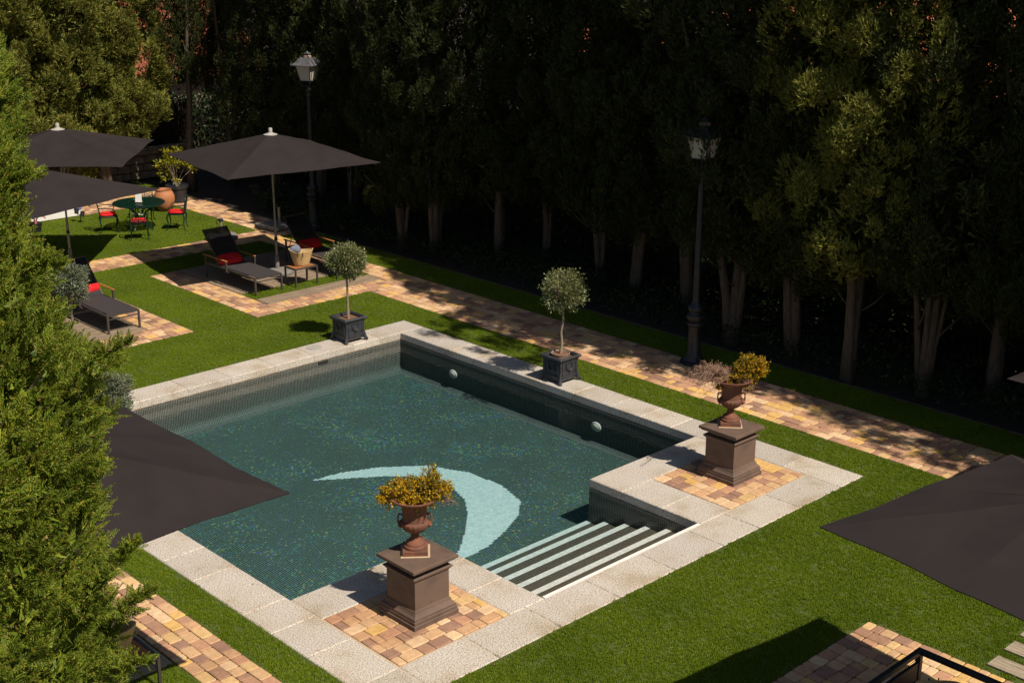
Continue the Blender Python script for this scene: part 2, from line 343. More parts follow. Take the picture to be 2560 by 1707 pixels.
# boundary polygon of the basin, walked so that the inside is on the left
BP = [(IX0, IY0), (SX, IY0), (SX, SY0), (IX1-.05, SY0), (IX1-.05, SY1), (SX, SY1), (SX, IY1), (IX0, IY1)]
def inset_poly(P, d):
    n = len(P); out = []
    for i in range(n):
        a, b, c = Vector(P[i-1]), Vector(P[i]), Vector(P[(i+1) % n])
        e1 = (b-a).normalized(); e2 = (c-b).normalized()
        n1 = Vector((-e1.y, e1.x)); n2 = Vector((-e2.y, e2.x))
        out.append((b.x+(n1.x+n2.x)*d, b.y+(n1.y+n2.y)*d))
    return out
wall = []; band = []
CR = .16
prof = [(0, -.14), (0, FZ+CR)] + [(CR*(1-math.cos(a)), FZ+CR*(1-math.sin(a))) for a in [math.pi/2*k/5 for k in range(1, 6)]]
rings = [(inset_poly(BP, d), z) for d, z in prof]
for k in range(len(rings)-1):
    (Pa, za), (Pb, zb) = rings[k], rings[k+1]
    s0 = 0; dz0 = sum(math.dist(prof[j], prof[j+1]) for j in range(k)); dz1 = dz0+math.dist(prof[k], prof[k+1])
    for i in range(8):
        j = (i+1) % 8; L = math.dist(BP[i], BP[j])
        v4 = [(Pa[i][0], Pa[i][1], za), (Pb[i][0], Pb[i][1], zb), (Pb[j][0], Pb[j][1], zb), (Pa[j][0], Pa[j][1], za)]
        axis = 1 if i % 2 else 0                       # keep wall and floor joints in line
        u = lambda q: q[axis]
        (wall).append((v4, [(u(v4[0]), -dz0), (u(v4[1]), -dz1), (u(v4[2]), -dz1), (u(v4[3]), -dz0)]))
        s0 += L
FI = rings[-1][0]
me = uvmesh('pool_wall', wall); pool = link('pool', me, m_mosaic_w, kind='structure')
fx0, fy0, fx1, fy1 = FI[0][0], FI[0][1], FI[2][0], FI[6][1]
fq = []
for x0, x1, y0, y1 in [(fx0, FI[1][0], fy0, fy1), (FI[1][0], FI[3][0]+.0, FI[3][1], FI[4][1])]:
    v4 = [(x0, y0, FZ), (x1, y0, FZ), (x1, y1, FZ), (x0, y1, FZ)]; fq.append((v4, [(p[0], p[1]) for p in v4]))
link('pool_floor', uvmesh('pool_floor', fq), m_mosaic, pool)
# crescent of pale mosaic, cell by cell
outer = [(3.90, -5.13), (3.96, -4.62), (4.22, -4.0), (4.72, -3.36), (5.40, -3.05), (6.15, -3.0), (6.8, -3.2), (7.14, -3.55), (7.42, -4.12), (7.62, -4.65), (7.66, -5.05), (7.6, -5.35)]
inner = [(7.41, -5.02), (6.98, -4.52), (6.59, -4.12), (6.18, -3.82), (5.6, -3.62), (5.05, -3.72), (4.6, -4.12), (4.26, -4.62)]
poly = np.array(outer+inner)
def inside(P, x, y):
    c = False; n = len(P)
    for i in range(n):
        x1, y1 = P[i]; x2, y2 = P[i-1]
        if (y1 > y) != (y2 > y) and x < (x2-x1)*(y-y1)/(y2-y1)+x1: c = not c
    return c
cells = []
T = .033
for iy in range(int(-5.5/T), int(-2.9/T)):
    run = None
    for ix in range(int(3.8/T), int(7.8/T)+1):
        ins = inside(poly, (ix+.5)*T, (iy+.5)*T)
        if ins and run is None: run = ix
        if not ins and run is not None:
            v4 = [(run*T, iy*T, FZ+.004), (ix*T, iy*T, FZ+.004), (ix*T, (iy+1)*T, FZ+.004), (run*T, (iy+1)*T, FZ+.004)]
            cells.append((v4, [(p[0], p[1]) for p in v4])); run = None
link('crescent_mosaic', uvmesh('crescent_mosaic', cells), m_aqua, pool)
# stairs
NX = [8.17, 8.52, 8.92, 9.31, 9.70]; NZ = [-.69, -.585, -.48, -.385, -.29]
NX2 = NX + [10.10]; NZ2 = NZ + [-.20]
for k in range(5):
    x0 = NX[k]; z = NZ[k]; x1 = NX[k+1] if k < 4 else 10.25; zb = NZ[k-1] if k else FZ
    y0, y1 = SY0+.002, SY1-.002
    q = []
    def fq4(v4, U): q.append((v4, [tuple(U(p)) for p in v4]))
    fq4([(x0, y0, z), (x1, y0, z), (x1, y1, z), (x0, y1, z)], lambda p: (p[0], p[1]))
    fq4([(x0, y1, z), (x0, y1, zb-.02), (x0, y0, zb-.02), (x0, y0, z)], lambda p: (p[2], p[1]))
    st = link('step', uvmesh('step', q), m_mosaic_s, pool)
    q = []
    fq4([(x0-.006, y0, z+.005), (x0+.095, y0, z+.005), (x0+.095, y1, z+.005), (x0-.006, y1, z+.005)], lambda p: (p[0], p[1]))
    fq4([(x0-.006, y1, z+.005), (x0-.006, y1, z-.014), (x0-.006, y0, z-.014), (x0-.006, y0, z+.005)], lambda p: (p[2], p[1]))
    link('nosing', uvmesh('nosing', q), m_nosing, st)
q = []
v4 = [(10.25, SY0, -.29), (10.25, SY0, -.02), (10.25, SY1, -.02), (10.25, SY1, -.29)]
v4b = v4[::-1]
q.append((v4b, [(p[2], p[1]) for p in v4b])); link('riser', uvmesh('riser', q), m_mosaic_s, pool)
mb = MB(); mb.box((10.275, (SY0+SY1)/2, -.012), (.045, SY1-SY0-.01, .022)); part('grout_line', mb, m_white, pool)
# mosaic band wall below the coping is the wall itself; skimmer mouth, fittings
mb = MB()
mb.box((IX0+.006, -2.51, -.185), (.012, .24, .05)); sk = part('skimmer_mouth', mb, m_dark, pool)
# water
def water_mat():
    m, t, out = nodes('water'); L = t.links.new
    tr = N(t, 'ShaderNodeBsdfTransparent'); gl = N(t, 'ShaderNodeBsdfGlossy'); gl.inputs['Roughness'].default_value = .02
    fr = N(t, 'ShaderNodeFresnel'); fr.inputs[0].default_value = 1.33
    geo = N(t, 'ShaderNodeNewGeometry')
    mp = N(t, 'ShaderNodeMapping'); mp.inputs['Scale'].default_value = (1, 1.4, 1); L(geo.outputs['Position'], mp.inputs[0])
    nz = N(t, 'ShaderNodeTexNoise'); nz.inputs['Scale'].default_value = 6; nz.inputs['Detail'].default_value = 4; L(mp.outputs[0], nz.inputs['Vector'])
    b = N(t, 'ShaderNodeBump'); b.inputs['Strength'].default_value = .22; b.inputs['Distance'].default_value = .03
    L(nz.outputs[0], b.inputs['Height']); L(b.outputs[0], gl.inputs['Normal']); L(b.outputs[0], fr.inputs['Normal'])
    mx = N(t, 'ShaderNodeMixShader'); L(fr.outputs[0], mx.inputs[0]); L(tr.outputs[0], mx.inputs[1]); L(gl.outputs[0], mx.inputs[2]); L(mx.outputs[0], out.inputs[0])
    va = N(t, 'ShaderNodeVolumeAbsorption'); va.inputs['Color'].default_value = (.48, .82, .90, 1); va.inputs['Density'].default_value = .55
    L(va.outputs[0], out.inputs['Volume']); return m
mb = MB(); mb.box(((IX0+IX1)/2, (IY0+IY1)/2, (WZ-1.0)/2), (IX1-IX0+.06, IY1-IY0+.06, abs(-1.0-WZ)))
link('water', mb.mesh('water'), water_mat(), kind='structure')
# pool lights
for i, (x, lab) in enumerate(((2.24, 'round white underwater light nearer the far corner of the pool'), (6.02, 'round white underwater light below the coping, right of the second potted tree'))):
    t_ = thing('pool_light', lab, 'pool light', (x, IY1, -.46), 0, 'underwater lights in the shaded pool wall')
    mb = MB(); mb.lathe([(.15, 0), (.155, .02), (.13, .045), (.125, .04)], n=24)
    M3 = Matrix.Rotation(math.radians(90), 4, 'X')
    def rotx(mb): mb.v = [(M3 @ Vector(p))[:] for p in mb.v]; return mb
    part('trim_ring', rotx(mb), m_light, t_, True); t_.scale = (.78, .8, .56)
    mb = MB(); mb.lathe([(.118, .02), (.10, .05), (.06, .065), (.01, .07)], n=24); part('lens', rotx(mb), m_glass_w, t_, True)
t_ = thing('skimmer_lid', 'round white skimmer lid set in the granite coping left of the potted tree', 'skimmer lid', (.24, -2.43, .002))
mb = MB(); mb.lathe([(.155, 0), (.155, .006), (.14, .008)], n=28); part('lid_ring', mb, m_white_pl, t_)
mb = MB(); mb.lathe([(.132, 0), (.132, .011), (.02, .013)], n=28); mb.box((0, .06, .014), (.05, .02, .006)); part('lid_plate', mb, m_white_pl, t_)

# granite coping: one slab = one part
cop = sheet('pool_coping', [], -.02, m_grout); bpy.data.objects.remove(cop)
mb = MB()
def bed(x0, x1, y0, y1): mb.box(((x0+x1)/2, (y0+y1)/2, -.088), (x1-x0, y1-y0, .15))
e = .012
bed(PX0+e, IX0-e, PY0+e, PY1-e); bed(IX0-e, PX1-e, IY1+e, PY1-e); bed(IX1+e, PX1-e, PY0+e, IY1+e); bed(IX0-e, IX1+e, PY0+e, IY0-e)
bed(SX+e, IX1+e, SY1+e, IY1+e); bed(SX+e, IX1+e, IY0-e, SY0-e)
cop = link('pool_coping', mb.mesh('pool_coping'), m_grout, kind='structure')
def slab(x0, x1, y0, y1):
    g = .005; dz = random.uniform(-.0015, .0015)
    mb = MB(); mb.box(((x0+x1)/2, (y0+y1)/2, -.07+dz), (x1-x0-2*g, y1-y0-2*g, .14), bev=.012)
    return part('slab', mb, m_granite, cop)
def run(vals, f):
    for a, b in zip(vals[:-1], vals[1:]): f(a, b)
run([-9.11, -8.45, -7.4, -6.37, -5.43, -4.54, -3.6, -2.71, -1.78, -1.12, -.0], lambda a, b: slab(0, IX0, a, b))
run([IX0, 2.14, 2.77, 3.76, 4.61, 5.43, 6.31, 6.99, 7.66, 8.9, 9.9, 10.93], lambda a, b: slab(a, b, IY1, 0))
run([IX0, 1.6, 2.6, 3.6, 4.5, 5.4, 6.2, 6.95, 8.11, 8.71, 9.43, 10.31], lambda a, b: slab(a, b, PY0, IY0))
run([-9.11, -8.47, -7.5, -6.5, -5.46, -4.4, -3.39, -2.6, -1.64, IY1], lambda a, b: slab(IX1, PX1, a, b))
# platforms round the two pedestals
slab(SX, 8.83, -8.47, -7.3); slab(SX, 8.83, -7.3, -6.16); slab(8.83, 9.55, -6.75, -6.16); slab(9.55, IX1, -6.75, -6.16)
slab(SX, 8.83, -3.1, -1.7); slab(SX, 8.83, -1.7, IY1); slab(8.83, 9.6, -3.1, -2.42); slab(9.6, IX1, -3.1, -2.42)

# ------------------------------------------------------------------ brick paving
BL = [.12, .18, .25]
bm_cache = {}
def brick_mesh(li, v, wd=.185):
    key = (li, v)
    if key in bm_cache: return bm_cache[key]
    rr = random.Random(li*17+v); l = BL[li]; hx, hy = l/2-.0035, wd/2-.0035
    V = []
    cc = [(-hx, -hy), (hx, -hy), (hx, hy), (-hx, hy)]
    j = [(rr.uniform(-.004, .003), rr.uniform(-.004, .003)) for _ in range(4)]
    for z, s in ((-.05, 1.0), (-.008, 1.0), (0.0, None)):
        for (x, y), (a, b) in zip(cc, j):
            # chamfered corner = two verts
            X = x*(1 if s else (1-.011/hx))+a; Y = y*(1 if s else (1-.011/hy))+b
            c = .014
            sx = 1 if x > 0 else -1; sy = 1 if y > 0 else -1
            pa = (X, Y-sy*c, z); pb = (X-sx*c, Y, z)
            V += ([pa, pb] if sx*sy > 0 else [pb, pa])
    F = [tuple(16+k for k in range(8))]
    for L in range(2): F += [(8*L+k, 8*L+(k+1) % 8, 8*L+8+(k+1) % 8, 8*L+8+k) for k in range(8)]
    me = bpy.data.meshes.new('brick'); me.from_pydata(V, [], F); me.update(); me.materials.append(m_brick)
    bm_cache[key] = me; return me
TURF_EX = []
def pave(name, rects, cap=300, bedz=-.004, label=None):
    """rects: (x0,x1,y0,y1,'x'|'y' direction of the rows)"""
    B = []
    for x0, x1, y0, y1, d in rects:
        TURF_EX.append((x0, x1, y0, y1))
        a0, a1, b0, b1 = (x0, x1, y0, y1) if d == 'x' else (y0, y1, x0, x1)
        n = max(1, round((b1-b0)/.185)); wd = (b1-b0)/n
        for r in range(n):
            b = b0+(r+.5)*wd; a = a0
            while a < a1-.03:
                li = random.choice([0, 1, 1, 2, 2]); l = BL[li]
                if a1-a-l < .09: l = a1-a; li = min(range(3), key=lambda i: abs(BL[i]-l))
                c = a+l/2; a += l
                px, py = (c, b) if d == 'x' else (b, c)
                B.append((px, py, li, l/BL[li], wd/.185, 0 if d == 'x' else math.pi/2))
    mbb = MB()
    for x0, x1, y0, y1, d in rects: mbb.box(((x0+x1)/2, (y0+y1)/2, bedz-.03-.008), (x1-x0-.004, y1-y0-.004, .06))
    base = link(name, mbb.mesh(name), m_joint, kind='structure', label=label)
    vis = [b for b in B if in_frame(b[0], b[1], 0, 1.01)]; hid = [b for b in B if not in_frame(b[0], b[1], 0, 1.01)]
    vis.sort(key=lambda b: (b[0]-CAM[0])**2+(b[1]-CAM[1])**2)
    for b in vis[:cap]:
        o = bpy.data.objects.new('brick', brick_mesh(b[2], random.randrange(6))); COL.objects.link(o); o.parent = base
        o.location = (b[0], b[1], .004+random.uniform(-.003, .003)); o.scale = (b[3], b[4], 1)
        o.rotation_euler = (random.uniform(-.012, .012), random.uniform(-.012, .012), b[5]+random.choice([0, math.pi])+random.uniform(-.012, .012))
    rest = vis[cap:]+[h for h in hid if in_frame(h[0], h[1], 0, 1.35)]
    if rest:
        VV = []; FF = []; n = 0
        for b in rest:
            me = brick_mesh(b[2], random.randrange(6))
            co_ = np.array([v.co[:] for v in me.vertices]); co_ = co_*[b[3], b[4], 1]
            an = b[5]+random.uniform(-.012, .012); ca, sa = math.cos(an), math.sin(an)
            co_ = np.stack([co_[:, 0]*ca-co_[:, 1]*sa+b[0], co_[:, 0]*sa+co_[:, 1]*ca+b[1], co_[:, 2]+.004+random.uniform(-.003, .003)], 1)
            VV.append(co_); FF += [tuple(i+n for i in p.vertices) for p in me.polygons]; n += len(co_)
        me = bpy.data.meshes.new('brick_mass'); me.from_pydata(np.concatenate(VV).tolist(), [], FF); me.update()
        o = link('brick_paving', me, m_brick_s, base); o['kind'] = 'stuff'
    return base
pave('brick_path', [(-2.25, 14.0, .84, 2.36, 'x'), (-8.0, -2.25, 1.72, 2.36, 'x')])
pave('brick_walk', [(-15.4, -8.0, 2.3, 3.3, 'x'), (-15.3, -13.75, -7.5, 2.3, 'y')], 250)
pave('brick_strip', [(-8.9, -7.9, -7.0, 2.3, 'y')])
pave('brick_border', [(-2.88, -2.25, -2.1, 1.72, 'y'), (-6.69, -2.88, -2.1, -1.42, 'x')])
pave('brick_terrace', [(-3.0, -2.27, -8.0, -3.58, 'y'), (-5.7, -3.0, -4.2, -3.58, 'x')])
pave('brick_patch', [(8.84, 10.28, -8.45, -6.76, 'y')])
pave('brick_patch', [(8.84, 10.28, -2.41, -.63, 'y')])
pave('brick_footpath', [(4.5, 10.7, -10.25, -9.60, 'x')])
pave('brick_landing', [(13.36, 16.5, -4.62, -3.72, 'x'), (13.36, 14.3, -8.0, -4.62, 'y')])

def plank(name, x0, x1, y0, y1, z=.006, mat=None, parent=None):
    mb = MB(); nx = 1
    mb.box((0, 0, 0), (x1-x0-.016, y1-y0-.010, .035), bev=.005)
    o = part(name, mb, mat or m_plank, parent, loc=((x0+x1)/2, (y0+y1)/2, z-.014+random.uniform(-.003, .003)))
    o.rotation_euler = (random.uniform(-.004, .004), random.uniform(-.004, .004), random.uniform(-.004, .004))
    TURF_EX.append((x0, x1, y0, y1)); return o
def deck(name, rect, n, d='y', mat=None, tot=None):
    x0, x1, y0, y1 = rect
    mb = MB(); mb.box(((x0+x1)/2, (y0+y1)/2, -.04), (x1-x0-.02, y1-y0-.02, .05)); base = link(name, mb.mesh(name), m_soil, kind='structure')
    for i in range(n):
        if d == 'y': plank('plank', x0+(x1-x0)*i/n, x0+(x1-x0)*(i+1)/n, y0, y1, mat=mat, parent=base)
        else: plank('plank', x0, x1, y0+(y1-y0)*i/n, y0+(y1-y0)*(i+1)/n, mat=mat, parent=base)
deck('timber_edging', (-3.36, -2.89, -1.41, 1.70), 2)
deck('timber_deck', (-6.69, -3.95, -1.41, 1.70), 11)
deck('timber_platform', (-5.7, -3.02, -7.9, -4.22), 11)
deck('timber_floor', (14.35, 16.5, -8.0, -4.64), 8, 'y')
deck('timber_base', (6.0, 8.50, -11.8, -10.27), 8, 'x', m_plank_x)
sb = link('stepping_board', None, kind='structure') if False else None
for k, (x0, x1, y0) in enumerate(((14.80, 15.9, -3.60), (14.78, 15.9, -3.16), (14.75, 15.9, -2.72))):
    lab = ['weathered timber step board in the grass, nearest the brick landing', 'weathered timber step board in the grass, middle of three', 'weathered timber step board in the grass, farthest from the brick landing'][k]
    o = plank('step_board', x0, x1, y0, y0+.27, .012, m_plank_x); tag(o, lab, 'board', 'timber boards set in the lawn')
# lawn edging
mb = MB(); mb.box((2, 3.34, -.03), (36, .035, .07), bev=.006); link('lawn_edging', mb.mesh('lawn_edging'), m_stone, kind='structure')

# ------------------------------------------------------------------ turf
def turf():
    rr = np.random.default_rng(3)
    nb = 26; V = []; F = []
    for i in range(nb):
        a = rr.uniform(0, 2*math.pi); q = .05*math.sqrt(rr.random()); x, y = q*math.cos(a), q*math.sin(a)
        h = rr.uniform(.018, .034); wd = rr.uniform(.0022, .0038); b = rr.uniform(0, 2*math.pi); ln = rr.uniform(0, .022); ba = rr.uniform(0, 6.28)
        dx, dy = wd*math.cos(b), wd*math.sin(b); lx, ly = ln*math.cos(ba), ln*math.sin(ba); n = len(V)
        V += [(x-dx, y-dy, 0), (x+dx, y+dy, 0), (x+dx*.8+lx*.4, y+dy*.8+ly*.4, h*.6), (x-dx*.8+lx*.4, y-dy*.8+ly*.4, h*.6), (x+lx, y+ly, h)]
        F += [(n, n+1, n+2, n+3), (n+3, n+2, n+4)]
    nt_ = len(V)
    pts = []
    dens = 560
    ex = TURF_EX + [(PX0, PX1, PY0, PY1)]
    A = [(-16.5, 0.05, -9, 3.3), (-.05, 17.5, -.05, 3.3), (10.9, 17.5, -12, .0), (2.0, 11.0, -12.5, -9.05)]
    for x0, x1, y0, y1 in A:
        n = int((x1-x0)*(y1-y0)*dens); P = np.stack([rr.uniform(x0, x1, n), rr.uniform(y0, y1, n)], 1)
        P = P[[True]*n]
        D = np.column_stack([P, np.zeros(n)])-CAM; q = D@_f
        ok = (np.abs(D@_r2/q) < .3832*1.03) & (np.abs(D@_u2/q) < .2555*1.04)
        for a, b, c, d in ex:
            mg = -.035
            ok &= ~((P[:, 0] > a+mg) & (P[:, 0] < b-mg) & (P[:, 1] > c+mg) & (P[:, 1] < d-mg))
        # thin out with distance
        dist = np.linalg.norm(D, axis=1); ok &= rr.random(n) < np.clip((20/dist)**1.0, .5, 1)
        pts.append(P[ok])
    P = np.concatenate(pts); Z = np.full((len(P), 1), -.012)
    AV = np.concatenate([np.array(V), np.concatenate([P, Z], 1)])
    me = bpy.data.meshes.new('grass'); me.from_pydata([], [], [])
    me.vertices.add(len(AV)); me.vertices.foreach_set('co', AV.astype(np.float32).ravel())
    FL = np.array([i for f in F for i in f], np.int32); st = np.cumsum([0]+[len(f) for f in F])[:-1].astype(np.int32)
    me.loops.add(len(FL)); me.loops.foreach_set('vertex_index', FL); me.polygons.add(len(F)); me.polygons.foreach_set('loop_start', st); me.update(calc_edges=True)
    at = me.attributes.new('is_tuft', 'BOOLEAN', 'POINT'); fl = np.zeros(len(AV), bool); fl[:nt_] = True; at.data.foreach_set('value', fl)
    me.materials.append(L_grass)
    o = link('grass', me); o['kind'] = 'stuff'; o['label'] = 'short bright green artificial turf'
    g = bpy.data.node_groups.new('turf_nodes', 'GeometryNodeTree')
    g.interface.new_socket('Geometry', in_out='INPUT', socket_type='NodeSocketGeometry'); g.interface.new_socket('Geometry', in_out='OUTPUT', socket_type='NodeSocketGeometry')
    gi = g.nodes.new('NodeGroupInput'); go = g.nodes.new('NodeGroupOutput')
    na = g.nodes.new('GeometryNodeInputNamedAttribute'); na.data_type = 'BOOLEAN'; na.inputs[0].default_value = 'is_tuft'
    sep = g.nodes.new('GeometryNodeSeparateGeometry'); sep.domain = 'POINT'
    iop = g.nodes.new('GeometryNodeInstanceOnPoints')
    rv = g.nodes.new('FunctionNodeRandomValue'); rv.data_type = 'FLOAT_VECTOR'; rv.inputs[0].default_value = (0, 0, 0); rv.inputs[1].default_value = (0, 0, 6.283)
    rs = g.nodes.new('FunctionNodeRandomValue'); rs.data_type = 'FLOAT'; rs.inputs[2].default_value = .8; rs.inputs[3].default_value = 1.2
    L = g.links.new
    L(gi.outputs[0], sep.inputs[0]); L(na.outputs[0], sep.inputs[1]); L(sep.outputs[1], iop.inputs['Points']); L(sep.outputs[0], iop.inputs['Instance'])
    L(rv.outputs[0], iop.inputs['Rotation']); L(rs.outputs[1], iop.inputs['Scale']); L(iop.outputs[0], go.inputs[0])
    md = o.modifiers.new('turf', 'NODES'); md.node_group = g
    print('tufts', len(P))

# ------------------------------------------------------------------ foliage generators
def unit(a): return a/np.maximum(np.linalg.norm(a, axis=-1, keepdims=True), 1e-9)
def leaves(P, D, ln, wd, rr, fold=.0):
    """one pointed quad per leaf: base P, direction D."""
    n = len(P); S = unit(np.cross(D, unit(rr.normal(size=(n, 3)))))
    ln = np.asarray(ln).reshape(-1, 1)*np.ones((n, 1)); wd = np.asarray(wd).reshape(-1, 1)*np.ones((n, 1))
    Nn = np.cross(D, S)
    V = np.stack([P, P+D*ln*.45+S*wd*.5+Nn*wd*fold, P+D*ln, P+D*ln*.45-S*wd*.5+Nn*wd*fold], 1).reshape(-1, 3)
    return V, np.arange(n*4).reshape(-1, 4)
def leaves3(P, D, ln, wd, rr):
    n = len(P); S = unit(np.cross(D, unit(rr.normal(size=(n, 3)))))
    ln = np.asarray(ln).reshape(-1, 1)*np.ones((n, 1)); wd = np.asarray(wd).reshape(-1, 1)*np.ones((n, 1))
    V = np.stack([P+S*wd*.5, P+D*ln, P-S*wd*.5], 1).reshape(-1, 3)
    return V, np.arange(n*3).reshape(-1, 3)
def crown_mesh(name, seed, H, RX, z0, clumps, tufts, ln=.12, wd=.028, mat=None, top=.25, heavy=0, boughs=(), low=.05):
    rr = np.random.default_rng(seed)
    ph = rr.uniform(0, 6.28, 6)
    def rad(t, a):
        base = RX*np.clip(np.minimum(1, (t+low)/.14)**.7, 0, 1)*(1-np.clip((t-.55)/.45, 0, 1)**1.6*(1-top))*(1+heavy*np.clip(t, 0, .55)/.55)
        return base*(1+.14*np.sin(a*2+ph[0]+t*5)+.12*np.sin(a*3+ph[1]-t*9)+.10*np.sin(t*23+ph[2]+a))
    t = rr.random(clumps)**.9; a = rr.uniform(0, 2*math.pi, clumps); k = rr.uniform(.5, 1.0, clumps)**.5
    C = np.stack([rad(t, a)*k*np.cos(a), rad(t, a)*k*np.sin(a), z0+t*H], 1)
    out = unit(np.stack([np.cos(a), np.sin(a), rr.uniform(.1, .9, clumps)], 1))
    cr = rr.uniform(.13, .31, clumps)
    mbb = []
    for (az, zz, reach, drop) in boughs:                # long side boughs: (azimuth, height, reach, rise)
        K = 9; s = (np.arange(K)+2)/(K+1); d = np.array([math.cos(az), math.sin(az)])
        Cb = np.stack([d[0]*reach*s, d[1]*reach*s, zz+drop*s+.12*np.sin(s*5)], 1)+rr.normal(size=(K, 3))*[.16, .16, .1]
        C = np.concatenate([C, Cb]); out = np.concatenate([out, np.tile(unit(np.array([d[0], d[1], .35])), (K, 1))]); cr = np.concatenate([cr, rr.uniform(.14, .27, K)])
    idx = np.repeat(np.arange(len(C)), tufts); n = len(idx)
    d = unit(rr.normal(size=(n, 3))+out[idx]*.55)
    P = C[idx]+d*cr[idx, None]*np.array([.92, .92, 1.55])*rr.uniform(.55, 1.0, (n, 1))
    D0 = unit(d*.75+out[idx]*.3+np.array([0, 0, .75]))
    V = []; F = []; m = 0
    for j in range(6):
        D = unit(D0+rr.normal(size=(n, 3))*.42)
        v, f = leaves3(P+D0*rr.uniform(-.03, .07, (n, 1)), D, rr.uniform(.6, 1.25, n)*ln, rr.uniform(.7, 1.2, n)*wd, rr)
        V.append(v); F.append(f+m); m += len(v)
    n = 11000; t = rr.random(n); a = rr.uniform(0, 6.283, n); q = rad(t, a)*rr.uniform(.05, .6, n)
    P = np.stack([q*np.cos(a), q*np.sin(a), z0+.1+t*H*.97], 1); D = unit(rr.normal(size=(n, 3))+[0, 0, .6])
    v, f = leaves3(P, D, rr.uniform(.16, .26, n), rr.uniform(.05, .08, n), rr); V.append(v); F.append(f+m); m += len(v)
    me = nm_mesh(name, np.concatenate(V), np.concatenate(F)); me.materials.append(mat); return me

def trunk_mb(seed, h, stems=1, r=.13, lean=.12):
    rr = random.Random(seed); mb = MB()
    for s in range(stems):
        a = rr.uniform(0, 6.28); rad = r*(1 if s == 0 else rr.uniform(.45, .9))
        x = y = 0
        if s: x, y = math.cos(a)*r*.6, math.sin(a)*r*.6
        pts = []; rs = []; lx = rr.uniform(-lean, lean)+(.22*math.cos(a) if s else 0); ly = rr.uniform(-lean, lean)+(.22*math.sin(a) if s else 0)
        nseg = 9
        for k in range(nseg+1):
            t = k/nseg; z = h*t-.08
            pts.append((x+lx*z*(.35+.4*t)+rr.uniform(-.02, .02), y+ly*z*(.35+.4*t)+rr.uniform(-.02, .02), z))
            rs.append(rad*(1.35 if k == 0 else (1.08 if k == 1 else 1))*(1-.72*t))
        n0 = len(mb.v); mb.tube(pts, rs, 10)
        # flutes in the trunk
        for i in range(n0, len(mb.v)):
            j = (i-n0) % 10; c = pts[(i-n0)//10]; kf = 1+.13*math.sin(j*2.6+seed+s)
            v = mb.v[i]; mb.v[i] = (c[0]+(v[0]-c[0])*kf, c[1]+(v[1]-c[1])*kf, v[2])
        for q in range(4):   # dead limbs
            z = rr.uniform(1.0, 2.8); a2 = rr.uniform(0, 6.28); l = rr.uniform(.4, .9)
            b = (x+lx*z*.5, y+ly*z*.5, z)
            mb.tube([b, (b[0]+math.cos(a2)*l*.5, b[1]+math.sin(a2)*l*.5, z+l*.4), (b[0]+math.cos(a2)*l, b[1]+math.sin(a2)*l, z+l*.95)], [.022, .014, .006], 5)
    return mb
crowns = [crown_mesh('crown', 21, 9.5, 1.45, 1.5, 370, 88, ln=.085, wd=.021, mat=L_cyp, heavy=.25), crown_mesh('crown', 22, 10.5, 1.55, 1.7, 390, 86, ln=.085, wd=.021, mat=L_cyp, heavy=.3),
          crown_mesh('crown', 23, 9.0, 1.40, 1.4, 350, 90, ln=.085, wd=.021, mat=L_cyp, heavy=.2), crown_mesh('crown', 24, 10.0, 1.6, 1.6, 350, 90, ln=.085, wd=.021, mat=L_cyp, heavy=.35),
          crown_mesh('crown', 25, 10.5, 1.5, 1.9, 330, 88, ln=.075, wd=.019, mat=L_cyp2, heavy=.4, boughs=((-1.7, 3.6, 1.5, .2), (-1.3, 4.3, 1.8, .4), (-1.0, 4.8, 2.1, .3), (-1.5, 5.2, 1.7, .3), (-.7, 5.5, 2.1, .4), (-1.2, 5.9, 1.9, .4), (-1.6, 6.3, 2.0, .4), (-1.5, 6.7, 2.6, .5), (-1.2, 7.2, 3.3, .4), (-1.5, 7.8, 3.3, .3), (-1.8, 8.2, 3.4, .4), (-1.35, 8.8, 3.3, .3), (-1.6, 9.2, 3.2, .3), (-1.9, 7.4, 2.8, .3), (-2.1, 8.8, 2.8, .2), (-1.0, 9.4, 2.8, .3), (-1.5, 10.0, 2.6, .2), (-.6, 7.5, 2.3, .2)))]  # highest boughs, above the view, added to shade path, coping and lamp
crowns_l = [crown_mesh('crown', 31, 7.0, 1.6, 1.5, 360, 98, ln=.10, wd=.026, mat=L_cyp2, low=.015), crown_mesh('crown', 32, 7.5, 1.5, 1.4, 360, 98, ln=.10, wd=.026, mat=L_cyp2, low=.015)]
trunks = [trunk_mb(s, 8, st, r).mesh('trunk', True) for s, st, r in ((1, 2, .105), (2, 3, .095), (3, 5, .085), (4, 2, .10), (5, 4, .08), (6, 5, .095))]
ntree = 0
def tree(x, y, ci, ti, rz, s, label, group, pool_=crowns, zs=1.0, lift=0):
    t_ = thing('cypress_tree', label, 'tree', (x, y, 0), rz, group)
    link('trunk', trunks[ti], m_bark, t_)
    c = link('crown', pool_[ci], None, t_); c.scale = (s, s, zs); c.location.z = lift
    return t_
G1 = 'tall cypresses in the dark row beyond the brick path'
G2 = 'sunlit cypresses at the back left of the garden'
